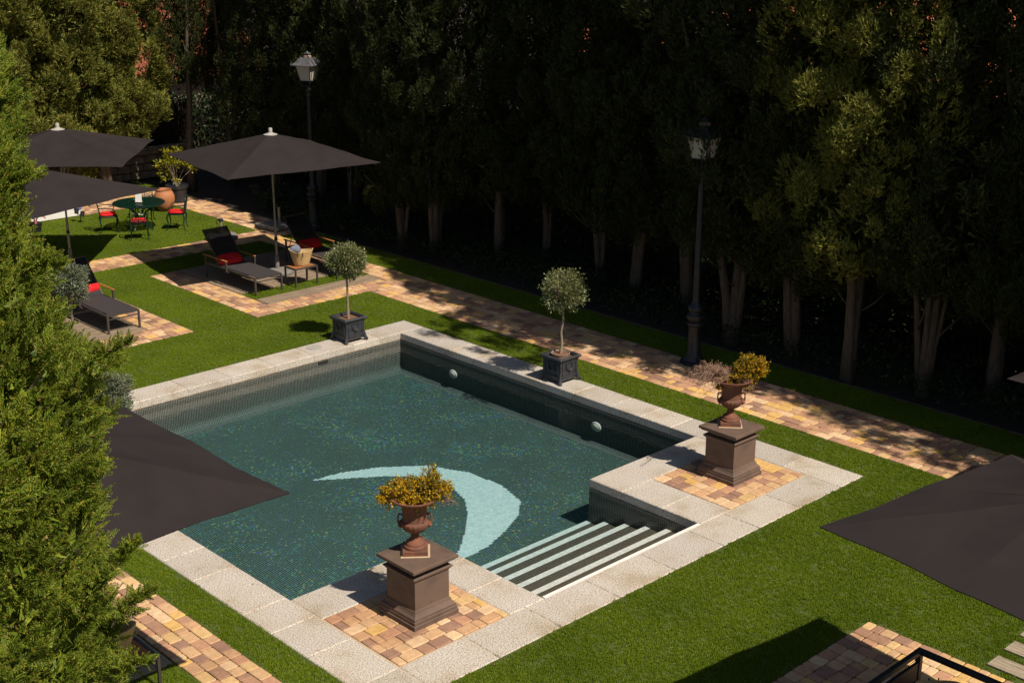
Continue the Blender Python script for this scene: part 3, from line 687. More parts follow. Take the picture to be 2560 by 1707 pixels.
row = [(-11.6, 4.7, 0, 3, .75, 'slim dark cypress behind the far brick walk, first of the right-hand row'),
       (-10.4, 5.4, 2, 0, .8, 'cypress in deep shade left of the black lamp post behind the large parasol'),
       (-8.9, 5.4, 1, 4, .9, 'cypress with two grey stems just behind the left lamp post'),
       (-7.2, 5.6, 0, 1, .85, 'shaded cypress with a forked trunk right of the left lamp post'),
       (-4.9, 3.95, 2, 2, .70, 'cypress with three thin splayed stems left of the ball olive'),
       (-3.9, 4.15, 1, 1, .72, 'cypress with slanting pale stems behind the left ball olive'),
       (-2.3, 4.85, 3, 0, .85, 'cypress with a straight dim trunk between the two ball olives'),
       (-1.5, 5.7, 0, 4, .9, 'set-back cypress whose trunk shows faintly between the ball olives'),
       (.64, 5.3, 1, 2, 1.0, 'cypress with a broad fluted trunk just right of the right ball olive crown'),
       (2.0, 4.9, 2, 0, 1.0, 'narrow-stemmed cypress left of the right lamp post, nearer its left neighbour'),
       (3.6, 4.8, 3, 3, 1.05, 'cypress right behind the right lamp post'),
       (5.5, 3.85, 1, 1, .95, 'cypress with a low fork and pale bark right of the right lamp post'),
       (6.85, 4.0, 0, 0, 1.1, 'cypress with a warm brown straight trunk above the right urn flowers'),
       (8.3, 3.6, 4, 3, 1.0, 'cypress with the sunlit overhanging boughs at upper right'),
       (9.6, 4.0, 1, 5, 1.0, 'cypress with a shaggy ivy-grown trunk near the right edge'),
       (10.6, 4.6, 2, 0, .95, 'cypress with a slim leaning trunk, last but one at the right edge'),
       (11.5, 4.3, 0, 1, .9, 'cypress cut by the right edge of the photo')]
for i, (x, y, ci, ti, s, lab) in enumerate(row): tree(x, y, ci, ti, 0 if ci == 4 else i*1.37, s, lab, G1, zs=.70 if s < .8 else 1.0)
for i, (x, y, s) in enumerate(((13.4, 4.5, 1.1), (15.2, 4.2, 1.1), (17.2, 4.0, 1.2), (19.4, 4.0, 1.2), (21.5, 4.2, 1.2))):
    tree(x, y, (i+1) % 4, i % 4, i*2.1+.4, s, 'cypress standing beyond the right edge of the view', 'cypresses beyond the right edge')
left = [(-15.5, -6.6, 0, 0, 1.15, 'leftmost sunlit cypress behind the near conifer'), (-15.7, -4.7, 1, 3, 1.1, 'sunlit cypress at the left, above the far parasol top'),
        (-16.2, -2.9, 0, 0, 1.15, 'sunlit cypress with a thick pale trunk behind the far parasol'), (-15.9, -1.2, 1, 3, 1.05, 'sunlit cypress rising right of the far parasol peak'),
        (-15.7, .3, 0, 4, 1.0, 'sunlit cypress with a speckled pale trunk behind the green table'), (-15.9, 1.7, 1, 0, 1.1, 'sunlit cypress at the right end of the bright group, trunk dappled'),
        (-14.9, 3.9, 1, 0, .74, 'tall bare-trunked cypress in shadow beside the potted shrub'), (-14.6, 5.2, 0, 4, .70, 'thin twin-stemmed cypress in front of the orange roof')]
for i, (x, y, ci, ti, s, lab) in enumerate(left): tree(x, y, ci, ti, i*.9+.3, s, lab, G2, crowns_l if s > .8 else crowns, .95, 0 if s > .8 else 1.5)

# hedge, fence, wall and houses behind the trees
def leafy_box(name, x0, x1, y0, y1, z1, n, mat, seed, ln=.07, wd=.035, z0=0):
    rr = np.random.default_rng(seed)
    P = np.stack([rr.uniform(x0, x1, n), rr.uniform(y0, y1, n), z0+rr.random(n)**.8*(z1-z0)], 1)
    P[:, 2] *= 1+.12*np.sin(P[:, 0]*2.3)+.08*np.sin(P[:, 0]*5.1+1)
    D = unit(rr.normal(size=(n, 3))+[0, -.4, .5]); v, f = leaves(P, D, rr.uniform(.7, 1.3, n)*ln, rr.uniform(.7, 1.3, n)*wd, rr)
    me = nm_mesh(name, v, f); me.materials.append(mat); return me
h_ = link('hedge', leafy_box('hedge', -17.3, 14, 5.9, 7.2, 3.1, 72000, L_hedge, 5, .11, .06)); tag(h_, 'dark evergreen hedge in deep shade behind the cypress trunks', 'hedge')
mb = MB(); mb.box((-1.6, 7.0, 1.35), (31.0, .35, 2.7)); part('hedge_core', mb, m_soil, h_)
gc = link('ground_cover', leafy_box('ground_cover', -10, 13, 3.5, 6.3, .38, 34000, L_hedge, 6, .07, .04)); gc['kind'] = 'stuff'; gc['label'] = 'low dark leafy plants under the cypresses'
h2 = link('hedge', leafy_box('hedge', -20.2, -18.4, -9, 8.0, 2.3, 26000, L_hedge, 15, .13, .07)); tag(h2, 'dark hedge behind the reed fence at the far back left', 'hedge')
mb = MB(); mb.box((-19.6, -.5, .95), (.35, 17, 1.9)); part('hedge_core', mb, m_soil, h2)
wt = thing('stone_wall', 'low rough stone retaining wall behind the sunlit cypresses', 'wall', (0, 0, 0))
rr_ = random.Random(5)
for r_ in range(4):
    y = -7.5+rr_.uniform(0, .2)
    while y < 5.2:
        l = rr_.uniform(.22, .5); h0 = .24*r_
        mb = MB(); mb.box((0, 0, 0), (.3, l-.02, .225), bev=.03)
        part('stone', mb, m_stonewall, wt, loc=(-17.4+rr_.uniform(-.03, .03), y+l/2, h0+.12), rz=rr_.uniform(-.05, .05)); y += l
ft = thing('reed_fence', 'tall dark reed screen fence behind the stone wall at the back left', 'fence', (0, 0, 0))
mb = MB()
for i in range(520):
    y = -7.5+i*.0255; x = -17.8+rr_.uniform(-.012, .012); mb.tube([(x, y, 0), (x+rr_.uniform(-.02, .02), y+rr_.uniform(-.01, .01), 2.3+rr_.uniform(-.12, .1))], .011, 4)
o = part('reed', mb, m_reed, ft); o['kind'] = 'stuff'
for yy in (-7, -4, -1, 2, 5): mb = MB(); mb.tube([(-17.86, yy, 0), (-17.86, yy, 2.4)], .04, 8); part('post', mb, m_reed, ft)
def house(lab, cx, cy, lx, ly, eave, rise, slope_dir):
    t_ = thing('house', lab, 'house', (cx, cy, 0))
    mb = MB(); mb.box((0, 0, eave/2), (lx, ly, eave)); part('wall', mb, m_wallp, t_)
    # gabled roof of half-round tiles running down the slope towards +X and -X (or +-Y)
    V = []; F = []
    ax = 'x' if slope_dir == 'x' else 'y'
    W = (lx if ax == 'x' else ly)/2+.5; Ln = (ly if ax == 'x' else lx)/2+.4
    nu = int(2*Ln/.055); nv = 15
    for side in (1, -1):
        n0 = len(V)
        for j in range(nv+1):
            s = j/nv
            for q in (0, 1):
                for i in range(nu+1):
                    a = -Ln+2*Ln*i/nu; ss = s*W; z = eave+rise*(1-s)+.045*math.cos(i*math.pi/2)+(.03 if q else 0)
                    V.append((side*ss, a, z) if ax == 'x' else (a, side*ss, z))
        for j in range(2*(nv+1)-1):
            for i in range(nu):
                p = n0+j*(nu+1)+i; F.append((p, p+1, p+nu+2, p+nu+1))
    me = nm_mesh('roof', np.array(V), np.array(F)); link('roof', me, m_roof, t_)
    for k in range(3):
        mb = MB()
        if ax == 'x': mb.box((lx/2+.02, -ly*.3+k*ly*.3, eave*.55), (.06, .9, 1.1))
        else: mb.box((-lx*.3+k*lx*.3, -ly/2-.02, eave*.55), (.9, .06, 1.1))
        part('window', mb, m_dark, t_)
    return t_
house('neighbouring house with an orange tiled roof behind the sunlit cypresses', -28, 0, 9, 24, 2.2, 3.6, 'x')
house('long neighbouring house with an orange tiled roof behind the dark cypress row', 4, 17, 22, 10, 4.2, 3.0, 'y')

# ------------------------------------------------------------------ near conifer
def near_conifer():
    rr = np.random.default_rng(77)
    t_ = thing('conifer_tree', 'big feathery bright green conifer filling the left edge in the foreground', 'tree', (12.33, -13.77, 0))
    mb = MB(); mb.tube([(0, 0, -.1), (.05, 0, 2), (0, .05, 4), (.02, 0, 6), (0, 0, 8)], [.22, .18, .14, .08, .02], 10); part('trunk', mb, m_bark, t_, True)
    # spray template: flat feathery frond, length 1
    def frond(rr):
        P = []; D = []; Ls = []; Ws = []
        K = 9
        for k in range(K):
            s = (k+.5)/K
            for sd in (-1, 1):
                ang = .75-.25*s; l = .42*(1-s*.75)
                b = np.array([s, 0, 0]); d = np.array([math.cos(ang), sd*math.sin(ang), rr.normal()*.12])
                P.append(b); D.append(d); Ls.append(l); Ws.append(.045)
                for q in (.42, .8):
                    for s2 in (-1, 1):
                        d2 = d+np.array([0, 0, 0]); c_, s_ = math.cos(.6*s2), math.sin(.6*s2)
                        d2 = np.array([d[0]*c_-d[1]*s_, d[0]*s_+d[1]*c_, d[2]])
                        P.append(b+d*l*q); D.append(d2); Ls.append(l*.38); Ws.append(.042)
        P.append(np.array([0., 0, 0])); D.append(np.array([1., 0, 0])); Ls.append(1.0); Ws.append(.035)
        return np.array(P), unit(np.array(D)), np.array(Ls), np.array(Ws)
    T = [frond(rr) for _ in range(4)]
    Vs = []; Fs = []; m = 0; VB = MB()
    def R_at(z, a):
        b = np.interp(z, [1.8, 3.4, 4.1, 4.35, 5.1, 5.5, 6.0, 6.6, 7.2, 8.0, 8.8], [.93, .93, .91, .83, .90, .78, .66, .64, .56, .38, .05])
        return b*(1+.07*math.sin(3*a+z*2.2)+.06*math.sin(5*a-z*3.7+1))
    n = 6500
    camdir = math.atan2(CAM[1]+13.75, CAM[0]-12.35)
    cnt = 0; ra = math.atan2(_r[1], _r[0])
    # boughs pointing up and outwards, fronds along each bough
    pick = lambda: ra+rr.uniform(-1.6, 1.4) if rr.random() < .8 else camdir+rr.uniform(-2.8, 2.8)
    for i in range(4600):
        z = 2.4+6.0*rr.random(); a = pick(); r = R_at(z, a)*(1-rr.random()**1.7*.4)
        c = np.array([r*math.cos(a), r*math.sin(a), z]); out = np.array([math.cos(a), math.sin(a), 0])
        d = unit(out*.8+np.array([0, 0, rr.uniform(.5, 1.7)])+rr.normal(size=3)*.33)
        up = unit(np.cross(np.cross(d, unit(rr.normal(size=3)+np.array([0, 0, .6]))), d)); s = np.cross(up, d); sc = rr.uniform(.10, .18)
        P, D, Ls, Ws = T[rr.integers(4)]; Mx = np.stack([d, s, up], 0)
        v, f = leaves3(P@Mx*sc+c, D@Mx, Ls*sc, Ws*.19, rr); Vs.append(v); Fs.append(f+m); m += len(v)
    for i in range(330):
        z0_ = 2.4+6.0*rr.random(); a0_ = pick(); dp = rr.random()**1.5*.42
        Rr = R_at(z0_, a0_)*(1-dp*.8)*1.03
        out = np.array([math.cos(a0_), math.sin(a0_), 0]); c0 = out*Rr+np.array([0, 0, z0_])
        bd = unit(out*.7+np.array([0, 0, rr.uniform(.8, 1.9)])+rr.normal(size=3)*.3); L0 = rr.uniform(.12, .30)
        for q in range(13):
            s_ = rr.random(); c = c0+bd*L0*(s_-.75)+rr.normal(size=3)*.035*(1.2-s_)
            d = unit(bd+rr.normal(size=3)*.42)
            up = unit(np.cross(np.cross(d, unit(rr.normal(size=3)+np.array([0, 0, .6]))), d)); s = np.cross(up, d)
            sc = rr.uniform(.11, .22)*(1.1-.35*s_)
            P, D, Ls, Ws = T[rr.integers(4)]
            Mx = np.stack([d, s, up], 0)
            v, f = leaves3(P@Mx*sc+c, D@Mx, Ls*sc, Ws*.18, rr); Vs.append(v); Fs.append(f+m); m += len(v)
    n = 26000; z = rr.uniform(1.8, 8.2, n); a = rr.uniform(-3.14, 3.14, n); q = np.array([R_at(zz, aa) for zz, aa in zip(z, a)])*rr.uniform(.45, .86, n)
    v, f = leaves3(np.stack([q*np.cos(a), q*np.sin(a), z], 1), unit(rr.normal(size=(n, 3))+[0, 0, .5]), rr.uniform(.08, .14, n), rr.uniform(.024, .045, n), rr); Vs.append(v); Fs.append(f+m); m += len(v)
    # protruding boughs at the right-hand outline (z, reach, azimuth offset, length)
    ra = math.atan2(_r[1], _r[0])
    for (z, rch, ao, ln, ndir) in ((5.25, 1.27, .0, .38, 1.28), (5.2, 1.22, .25, .2, 1.0), (3.8, 1.32, .0, .37, 1.9), (3.75, 1.28, -.25, .30, 2.1), (3.5, 1.37, .1, .25, 1.5), (3.2, 1.35, -.2, .3, 1.2), (6.0, 1.02, 0, .12, 1.0), (4.6, 1.2, .1, .05, 1.2), (6.5, .95, .1, .12, 1.4)):
        a = ra+ao; out = np.array([math.cos(a), math.sin(a), 0])
        p0 = out*(rch-.42)+np.array([0, 0, z-.1]); dirn = unit(out+np.array([0, 0, ndir]))
        K = 9; pts = [p0+dirn*(ln+.25)*k/K+np.array([0, 0, -.02*k*k/K]) for k in range(K+1)]
        VB.tube([tuple(p) for p in pts], [.010*(1-k/K*.8) for k in range(K+1)], 5)
        for k in range(1, K+1):
            for q in range(6):
                d = unit(dirn+rr.normal(size=3)*.55); up = unit(np.cross(np.cross(d, unit(rr.normal(size=3))), d)); s = np.cross(up, d)
                sc = rr.uniform(.12, .2)*(1.1-.5*k/K); P, D, Ls, Ws = T[rr.integers(4)]; Mx = np.stack([d, s, up], 0)
                v, f = leaves3(P@Mx*sc+pts[k], D@Mx, Ls*sc, Ws*.19, rr); Vs.append(v); Fs.append(f+m); m += len(v)
    # inner twigs
    for i in range(60):
        z = rr.uniform(2.2, 7.2); a = camdir+rr.uniform(-2, 2); R0 = R_at(z, a)
        VB.tube([(0, 0, z-.6), (R0*.5*math.cos(a), R0*.5*math.sin(a), z-.3), (R0*.9*math.cos(a), R0*.9*math.sin(a), z+.1)], [.02, .012, .005], 5)
    me = nm_mesh('foliage', np.concatenate(Vs), np.concatenate(Fs)); me.materials.append(L_near); link('crown', me, None, t_)
    part('branches', VB, m_bark2, t_)
    print('near conifer quads', len(me.polygons))
near_conifer()

# ------------------------------------------------------------------ ball olives in iron boxes
def olive_crown(seed, r, n, mat=L_ol, sz=(1, 1, .95)):
    rr = np.random.default_rng(seed)
    K = 46; C = unit(rr.normal(size=(K, 3)))*r*rr.uniform(.35, .72, (K, 1)); cr = rr.uniform(.28, .44, K)*r
    idx = rr.integers(0, K, n); d = unit(rr.normal(size=(n, 3))); P = C[idx]+d*cr[idx, None]*rr.uniform(.4, 1, (n, 1))
    P *= np.array(sz); out = unit(P)
    D = unit(out*.9+np.array([0, 0, .35])+rr.normal(size=(n, 3))*.55)
    Vs = []; Fs = []; m = 0
    for j in range(3):
        Dj = unit(D+rr.normal(size=(n, 3))*.45)
        v, f = leaves(P+Dj*.01, Dj, rr.uniform(.035, .062, n), rr.uniform(.011, .017, n), rr); Vs.append(v); Fs.append(f+m); m += len(v)
    me = nm_mesh('foliage', np.concatenate(Vs), np.concatenate(Fs)); me.materials.append(mat); return me
def twigs(seed, r, n=60):
    rr = np.random.default_rng(seed); mb = MB()
    for i in range(n):
        d = unit(rr.normal(size=3)+np.array([0, 0, .3]))
        mb.tube([(0, 0, -r*.9), tuple(d*r*.4+rr.normal(size=3)*.02), tuple(d*r*rr.uniform(.7, .98))], [.012, .006, .002], 4)
    return mb
def planter_box(label, loc, group, rz=0, pot=False):
    t_ = thing('planter_box', label, 'planter', loc, rz, group)
    h = .235
    mb = MB(); mb.lathe([(.205, .05), (.215, .06), (.215, .10), (.222, .11), (.222, .40), (.235, .415), (.235, .43)], sq=True, cap=False)
    mb.lathe([(.215, .40), (.195, .42), (.195, .40)], sq=True, cap=False)
    part('box_wall', mb, m_planter, t_)
    mb = MB()
    mb.lathe([(.235, .43), (.262, .445), (.268, .475), (.255, .49), (.215, .49), (.205, .46), (.205, .40)], sq=True, cap=False); part('rim', mb, m_planter, t_)
    for k in range(4):
        Rm = Matrix.Rotation(k*math.pi/2, 3, 'Z'); mb = MB()
        x = .2235
        for (a, b, c, d) in ((0, .385, .34, .022), (0, .13, .34, .022), (-.165, .26, .022, .25), (.165, .26, .022, .25)):
            mb.box((x+.004, a, b), (.012, c, d), bev=.004)
        # festoon
        mb.tube([(x+.012, -.07, .32), (x+.02, -.05, .265), (x+.024, 0, .24), (x+.02, .05, .265), (x+.012, .07, .32)], [.007, .010, .014, .010, .007], 6)
        for s in (-1, 1): mb.tube([(x+.01, s*.075, .335), (x+.016, s*.078, .29), (x+.008, s*.08, .24)], [.010, .008, .003], 6); mb.box((x+.012, s*.075, .345), (.014, .022, .02), bev=.004)
        mb.box((x+.004, 0, .155), (.008, .28, .012)); 
        mb.v = [tuple(Rm @ Vector(p)) for p in mb.v]; part('relief_panel', mb, m_planter, t_)
        mb = MB(); c = .215
        mb.tube([(c, c, .20), (c+.006, c+.006, .12), (c+.015, c+.015, .06), (c+.035, c+.035, .02), (c+.03, c+.03, -.002)], [.012, .03, .038, .034, .028], 8)
        mb.tube([(c+.028, c+.028, .03), (c+.045, c+.045, .015)], [.02, .015], 6)
        mb.v = [tuple(Rm @ Vector(p)) for p in mb.v]; part('foot', mb, m_planter, t_, True)
    mb = MB(); mb.box((0, 0, .425), (.39, .39, .02)); part('soil', mb, m_mulch, t_)
    if pot:
        mb = MB(); mb.lathe([(.15, .42), (.165, .50), (.172, .50), (.172, .515), (.158, .515), (.15, .49)], n=26, cap=False); part('inner_pot', mb, m_rust, t_, True)
        mb = MB(); mb.lathe([(.15, .47), (.152, .495), (.02, .50)], n=20); part('inner_soil', mb, m_mulch, t_)
    return t_
def ball_tree(label, loc, zc, r, crown, group, bend=(0, 0), seed=1, z0=.43):
    t_ = thing('olive_tree', label, 'tree', (loc[0], loc[1], 0), 0, group)
    rr = random.Random(seed)
    pts = [(0, 0, z0), (bend[0]*.6+.008, bend[1]*.6, z0+.2), (bend[0]*.2-.01, bend[1]*.2+.01, z0+.42), (bend[0]+.012, bend[1], z0+.62), (bend[0], bend[1], zc-r*.8), (bend[0], bend[1], zc-r*.3)]
    mb = MB(); mb.tube(pts, [.034, .024, .021, .022, .021, .016], 10); part('trunk', mb, m_bark2, t_, True)
    mb = twigs(seed, r); part('twigs', mb, m_bark2, t_, loc=(bend[0], bend[1], zc))
    link('crown', crown, None, t_, loc=(bend[0], bend[1], zc)); return t_
GP = 'black iron planter boxes on the pool coping'; GO = 'ball-clipped olives by the pool'
planter_box('black iron planter box at the far pool corner, holding the dense round olive', (.27, -1.62, 0), GP)
planter_box('black iron planter box on the right-hand coping with a round inner pot showing', (4.77, -.25, 0), GP, 0, True)
oc1 = olive_crown(1, .44, 5200); oc2 = olive_crown(2, .44, 3300, sz=(1.08, 1.02, .96)); oc3 = olive_crown(3, .44, 5000, L_ol2)
ball_tree('olive tree with a dense round crown, left one of the two poolside ball trees', (.27, -1.62), 1.62, .44, oc1, GO, (-.01, .0), 1)
ball_tree('ball-clipped olive tree with a looser ragged crown and wavy stem on the right-hand coping', (4.77, -.25), 1.66, .42, oc2, GO, (.01, .03), 2, .48)
for i, (x, y, zc, lab) in enumerate(((-1.75, -6.35, 1.62, 'grey-green olive bush half hidden by the conifer beside the lounger with the red roll'), (3.9, -8.55, 1.50, 'grey-green olive bush showing between conifer and pool corner'))):
    ball_tree(lab, (x, y), zc, .5, oc3, 'grey olives beside the near conifer', (0, 0), 5+i, .43)
    planter_box(['black iron planter box hidden behind the conifer by the left lounger', 'black iron planter box at the left pool corner behind the conifer'][i], (x, y, 0), GP)

# ------------------------------------------------------------------ pedestals and urns
ped0 = None
def pedestal(label, loc):
    t_ = thing('pedestal', label, 'pedestal', loc, 0, 'brown stone pedestals by the pool steps')
    mb = MB(); mb.lathe([(.345, .004), (.345, .055), (.335, .062)], sq=True); part('plinth', mb, m_stone, t_)
    mb = MB(); mb.lathe([(.332, .062), (.332, .10), (.322, .108), (.322, .118), (.325, .128), (.318, .14), (.300, .155), (.283, .185), (.281, .20), (.272, .204), (.272, .214), (.266, .22)], sq=True); part('base_moulding', mb, m_stone, t_)
    mb = MB(); mb.lathe([(.264, .22), (.264, .585)], sq=True); part('shaft', mb, m_stone, t_)
    mb = MB(); mb.lathe([(.266, .585), (.272, .592), (.285, .61), (.298, .622), (.298, .64), (.27, .65), (.245, .655), (.245, .69)], sq=True); part('neck_moulding', mb, m_stone, t_)
    mb = MB(); mb.lathe([(.262, .69), (.285, .702), (.315, .712), (.322, .722), (.322, .730), (.345, .738), (.348, .742), (.348, .775), (.343, .78)], sq=True); part('cap', mb, m_stone, t_)
    return t_
def urn(label, loc, rz):
    t_ = thing('garden_urn', label, 'urn', loc, rz, 'terracotta urns on the pedestals')
    mb = MB(); mb.lathe([(.15, 0), (.15, .062), (.145, .066)], sq=True); part('square_foot', mb, m_terra, t_)
    mb = MB(); mb.lathe([(.175, .002), (.17, .008)], sq=True); part('mortar_bed', mb, m_grout, t_)
    mb = MB(); mb.lathe([(.138, .066), (.142, .085), (.134, .10), (.118, .108), (.118, .118), (.112, .135), (.09, .155), (.066, .175), (.052, .20), (.046, .225), (.05, .245), (.064, .255), (.058, .265)], n=32); part('stem', mb, m_terra, t_, True, 50)
    prof = [(.06, .265), (.09, .275), (.125, .30), (.152, .335), (.168, .375), (.170, .40), (.164, .415), (.150, .42), (.148, .43), (.146, .50), (.150, .56), (.160, .62), (.17, .645), (.20, .67), (.25, .69), (.29, .705), (.305, .72), (.305, .732), (.29, .735), (.24, .715), (.16, .66), (.14, .60)]
    fl = lambda i, a: (1+.05*abs(math.sin(a*9))) if 1 <= i <= 5 else 1
    mb = MB(); mb.lathe(prof, n=72, fl=fl, cap=False); part('bowl', mb, m_terra, t_, True, 50)
    for s in (-1, 1):
        mb = MB(); mb.tube([(s*.15, 0, .385), (s*.185, 0, .37), (s*.200, 0, .40), (s*.200, 0, .45), (s*.192, 0, .49), (s*.172, 0, .50), (s*.148, 0, .485)], [.018, .018, .013, .010, .011, .011, .013], 8)
        mb.tube([(s*.165, 0, .40), (s*.178, .03, .36), (s*.165, 0, .325)], [.02, .03, .015], 8); mb.tube([(s*.165, 0, .40), (s*.178, -.03, .36), (s*.165, 0, .325)], [.02, .026, .015], 8)
        part('handle', mb, m_terra, t_, True)
    mb = MB(); mb.lathe([(.14, .62), (.15, .655), (.02, .665)], n=20); part('soil', mb, m_mulch, t_)
    return t_
def flowers(label, loc, blobs, dry, seed):
    """blobs: (x,y,z,r,count, yellow share); dry: list of arching dry stems (azimuth, reach, rise)"""
    t_ = thing('flowering_shrub', label, 'plant', loc, 0, 'yellow broom in the terracotta urns')
    rr = np.random.default_rng(seed); VY = []; FY = []; my = 0; VG = []; FG = []; mg = 0; ms = MB()
    for (x, y, z, r, n, ys) in blobs:
        c = np.array([x, y, z])
        for k in range(max(6, n//90)):
            e_ = c+unit(rr.normal(size=3))*r*.8; ms.tube([(0, 0, -.05), tuple(c*.5+[0, 0, .03]), tuple(e_)], [.006, .004, .002], 4)
        NS = max(10, n//26); sd_ = unit(rr.normal(size=(NS, 3))+[0, 0, .55]); sl_ = rr.uniform(.7, 1.45, NS); ii = rr.integers(0, NS, n); u_ = rr.random((n, 1))**.7
        d = sd_[ii]; P = c-np.array([0, 0, r*.35])+d*r*1.3*sl_[ii, None]*u_+rr.normal(size=(n, 3))*.012
        for k in range(NS): ms.tube([tuple(c-np.array([0, 0, r*.35])), tuple(c-np.array([0, 0, r*.35])+sd_[k]*r*1.25*sl_[k])], [.003, .0015], 3)
        D = unit(d+[0, 0, .6]+rr.normal(size=(n, 3))*.5)
        yel = rr.random(n) < ys*.82
        v, f = leaves(P[yel], D[yel], .028, .02, rr, .3); VY.append(v); FY.append(f+my); my += len(v)
        v, f = leaves(P[yel], unit(D[yel]+rr.normal(size=(yel.sum(), 3))*.9), .024, .02, rr, .3); VY.append(v); FY.append(f+my); my += len(v)
        v, f = leaves(P[~yel], D[~yel], .05, .008, rr); VG.append(v); FG.append(f+mg); mg += len(v)
    me = nm_mesh('blossom', np.concatenate(VY), np.concatenate(FY)); me.materials.append(L_yel); link('blossom', me, None, t_)
    me = nm_mesh('greenery', np.concatenate(VG), np.concatenate(FG)); me.materials.append(L_gor); link('greenery', me, None, t_)
    part('stems', ms, m_bark2, t_)
    md = MB(); VD = []; FD = []; m = 0
    for (az, reach, rise) in dry:
        a = az+rr.normal()*.12; p = [np.array([0, 0, 0.])]; K = 7
        for k in range(1, K+1):
            s = k/K; p.append(np.array([math.cos(a)*reach*s, math.sin(a)*reach*s, rise*math.sin(s*2.3)-.10*s*s])+rr.normal(size=3)*.012)
        md.tube([tuple(q) for q in p], [.006*(1-.7*k/K)+.001 for k in range(K+1)], 4)
        for k in range(2, K+1):
            for q in range(5):
                d = unit(p[k]-p[k-1]+rr.normal(size=3)*.09); l = rr.uniform(.04, .10); md.tube([tuple(p[k]), tuple(p[k]+d*l)], [.0025, .001], 3)
                Pq = np.array([p[k]+d*l*u for u in (.3, .6, .9, 1)]); v, f = leaves(Pq, unit(rr.normal(size=(4, 3))), .018, .010, rr); VD.append(v); FD.append(f+m); m += len(v)
    if dry:
        part('dry_stems', md, M('dry_stem', (.36, .25, .19), (.24, .14, .10), 20, .9), t_)
        me = nm_mesh('dry_leaves', np.concatenate(VD), np.concatenate(FD)); me.materials.append(L_dry); link('dry_leaves', me, None, t_)
pedestal('brown stone pedestal in the foreground, on the brick patch left of the pool steps', (9.5, -7.52, .004))
pedestal('brown stone pedestal right of the pool steps, farther from the camera', (9.5, -1.43, .004))
# view-aligned handles are along the X+Y diagonal
urn('terracotta urn on the foreground pedestal, its rim overgrown with yellow flowers', (9.44, -7.50, .784), math.radians(50))
urn('terracotta urn on the farther pedestal, under dry twigs and one yellow bush', (9.44, -1.40, .784), math.radians(42))
rx, ry = _r[0], _r[1]       # the picture's right, on the ground
def lr(a, b=0): return (a*rx-b*ry*0, a*ry)
bl = []
for a, z, r, n, ys in ((-.30, .03, .085, 900, .75), (-.18, .07, .10, 1300, .75), (-.05, .10, .11, 1500, .75), (.08, .09, .11, 1500, .72), (.20, .06, .09, 1000, .7), (.20, .22, .12, 1500, .5), (.33, .10, .085, 800, .55), (-.27, .12, .045, 200, .2), (-.03, .19, .05, 250, .25), (.1, .17, .06, 300, .35), (-.36, .0, .05, 300, .8)):
    for dd in (-.09, .05):
        bl.append((a*rx+dd*-ry, a*ry+dd*rx, z, r, n//2, ys))
flowers('dense yellow flowering shrub spilling over the rim of the foreground urn', (9.44, -7.5, 1.50), bl, [(YAW-1.35, .42, .06), (YAW-1.5, .40, .03), (YAW-1.2, .38, .08), (YAW-1.6, .46, .05), (YAW-1.4, .45, .02)], 5)
bl = []
for a, z, r, n, ys in ((.20, .20, .14, 1800, .55), (.35, .22, .12, 1400, .75), (.40, .13, .09, 800, .8), (.20, .06, .11, 1300, .75), (.08, .04, .09, 900, .7), (-.12, -.03, .08, 800, .8), (-.2, -.05, .05, 250, .8)):
    bl.append((a*rx, a*ry, z, r, n, ys))
dr = [(YAW+1.57+random.uniform(-.75, .75), random.uniform(.3, .68), random.uniform(.0, .24)) for _ in range(26)]+[(YAW-1.57+random.uniform(-.6, .6), random.uniform(.15, .33), random.uniform(-.05, .05)) for _ in range(10)]+[(YAW+random.uniform(-.6, .6), random.uniform(.15, .3), .12) for _ in range(6)]
flowers('half dry shrub with brown twigs and bright yellow blossom in the farther urn', (9.44, -1.4, 1.50), bl, dr, 6)

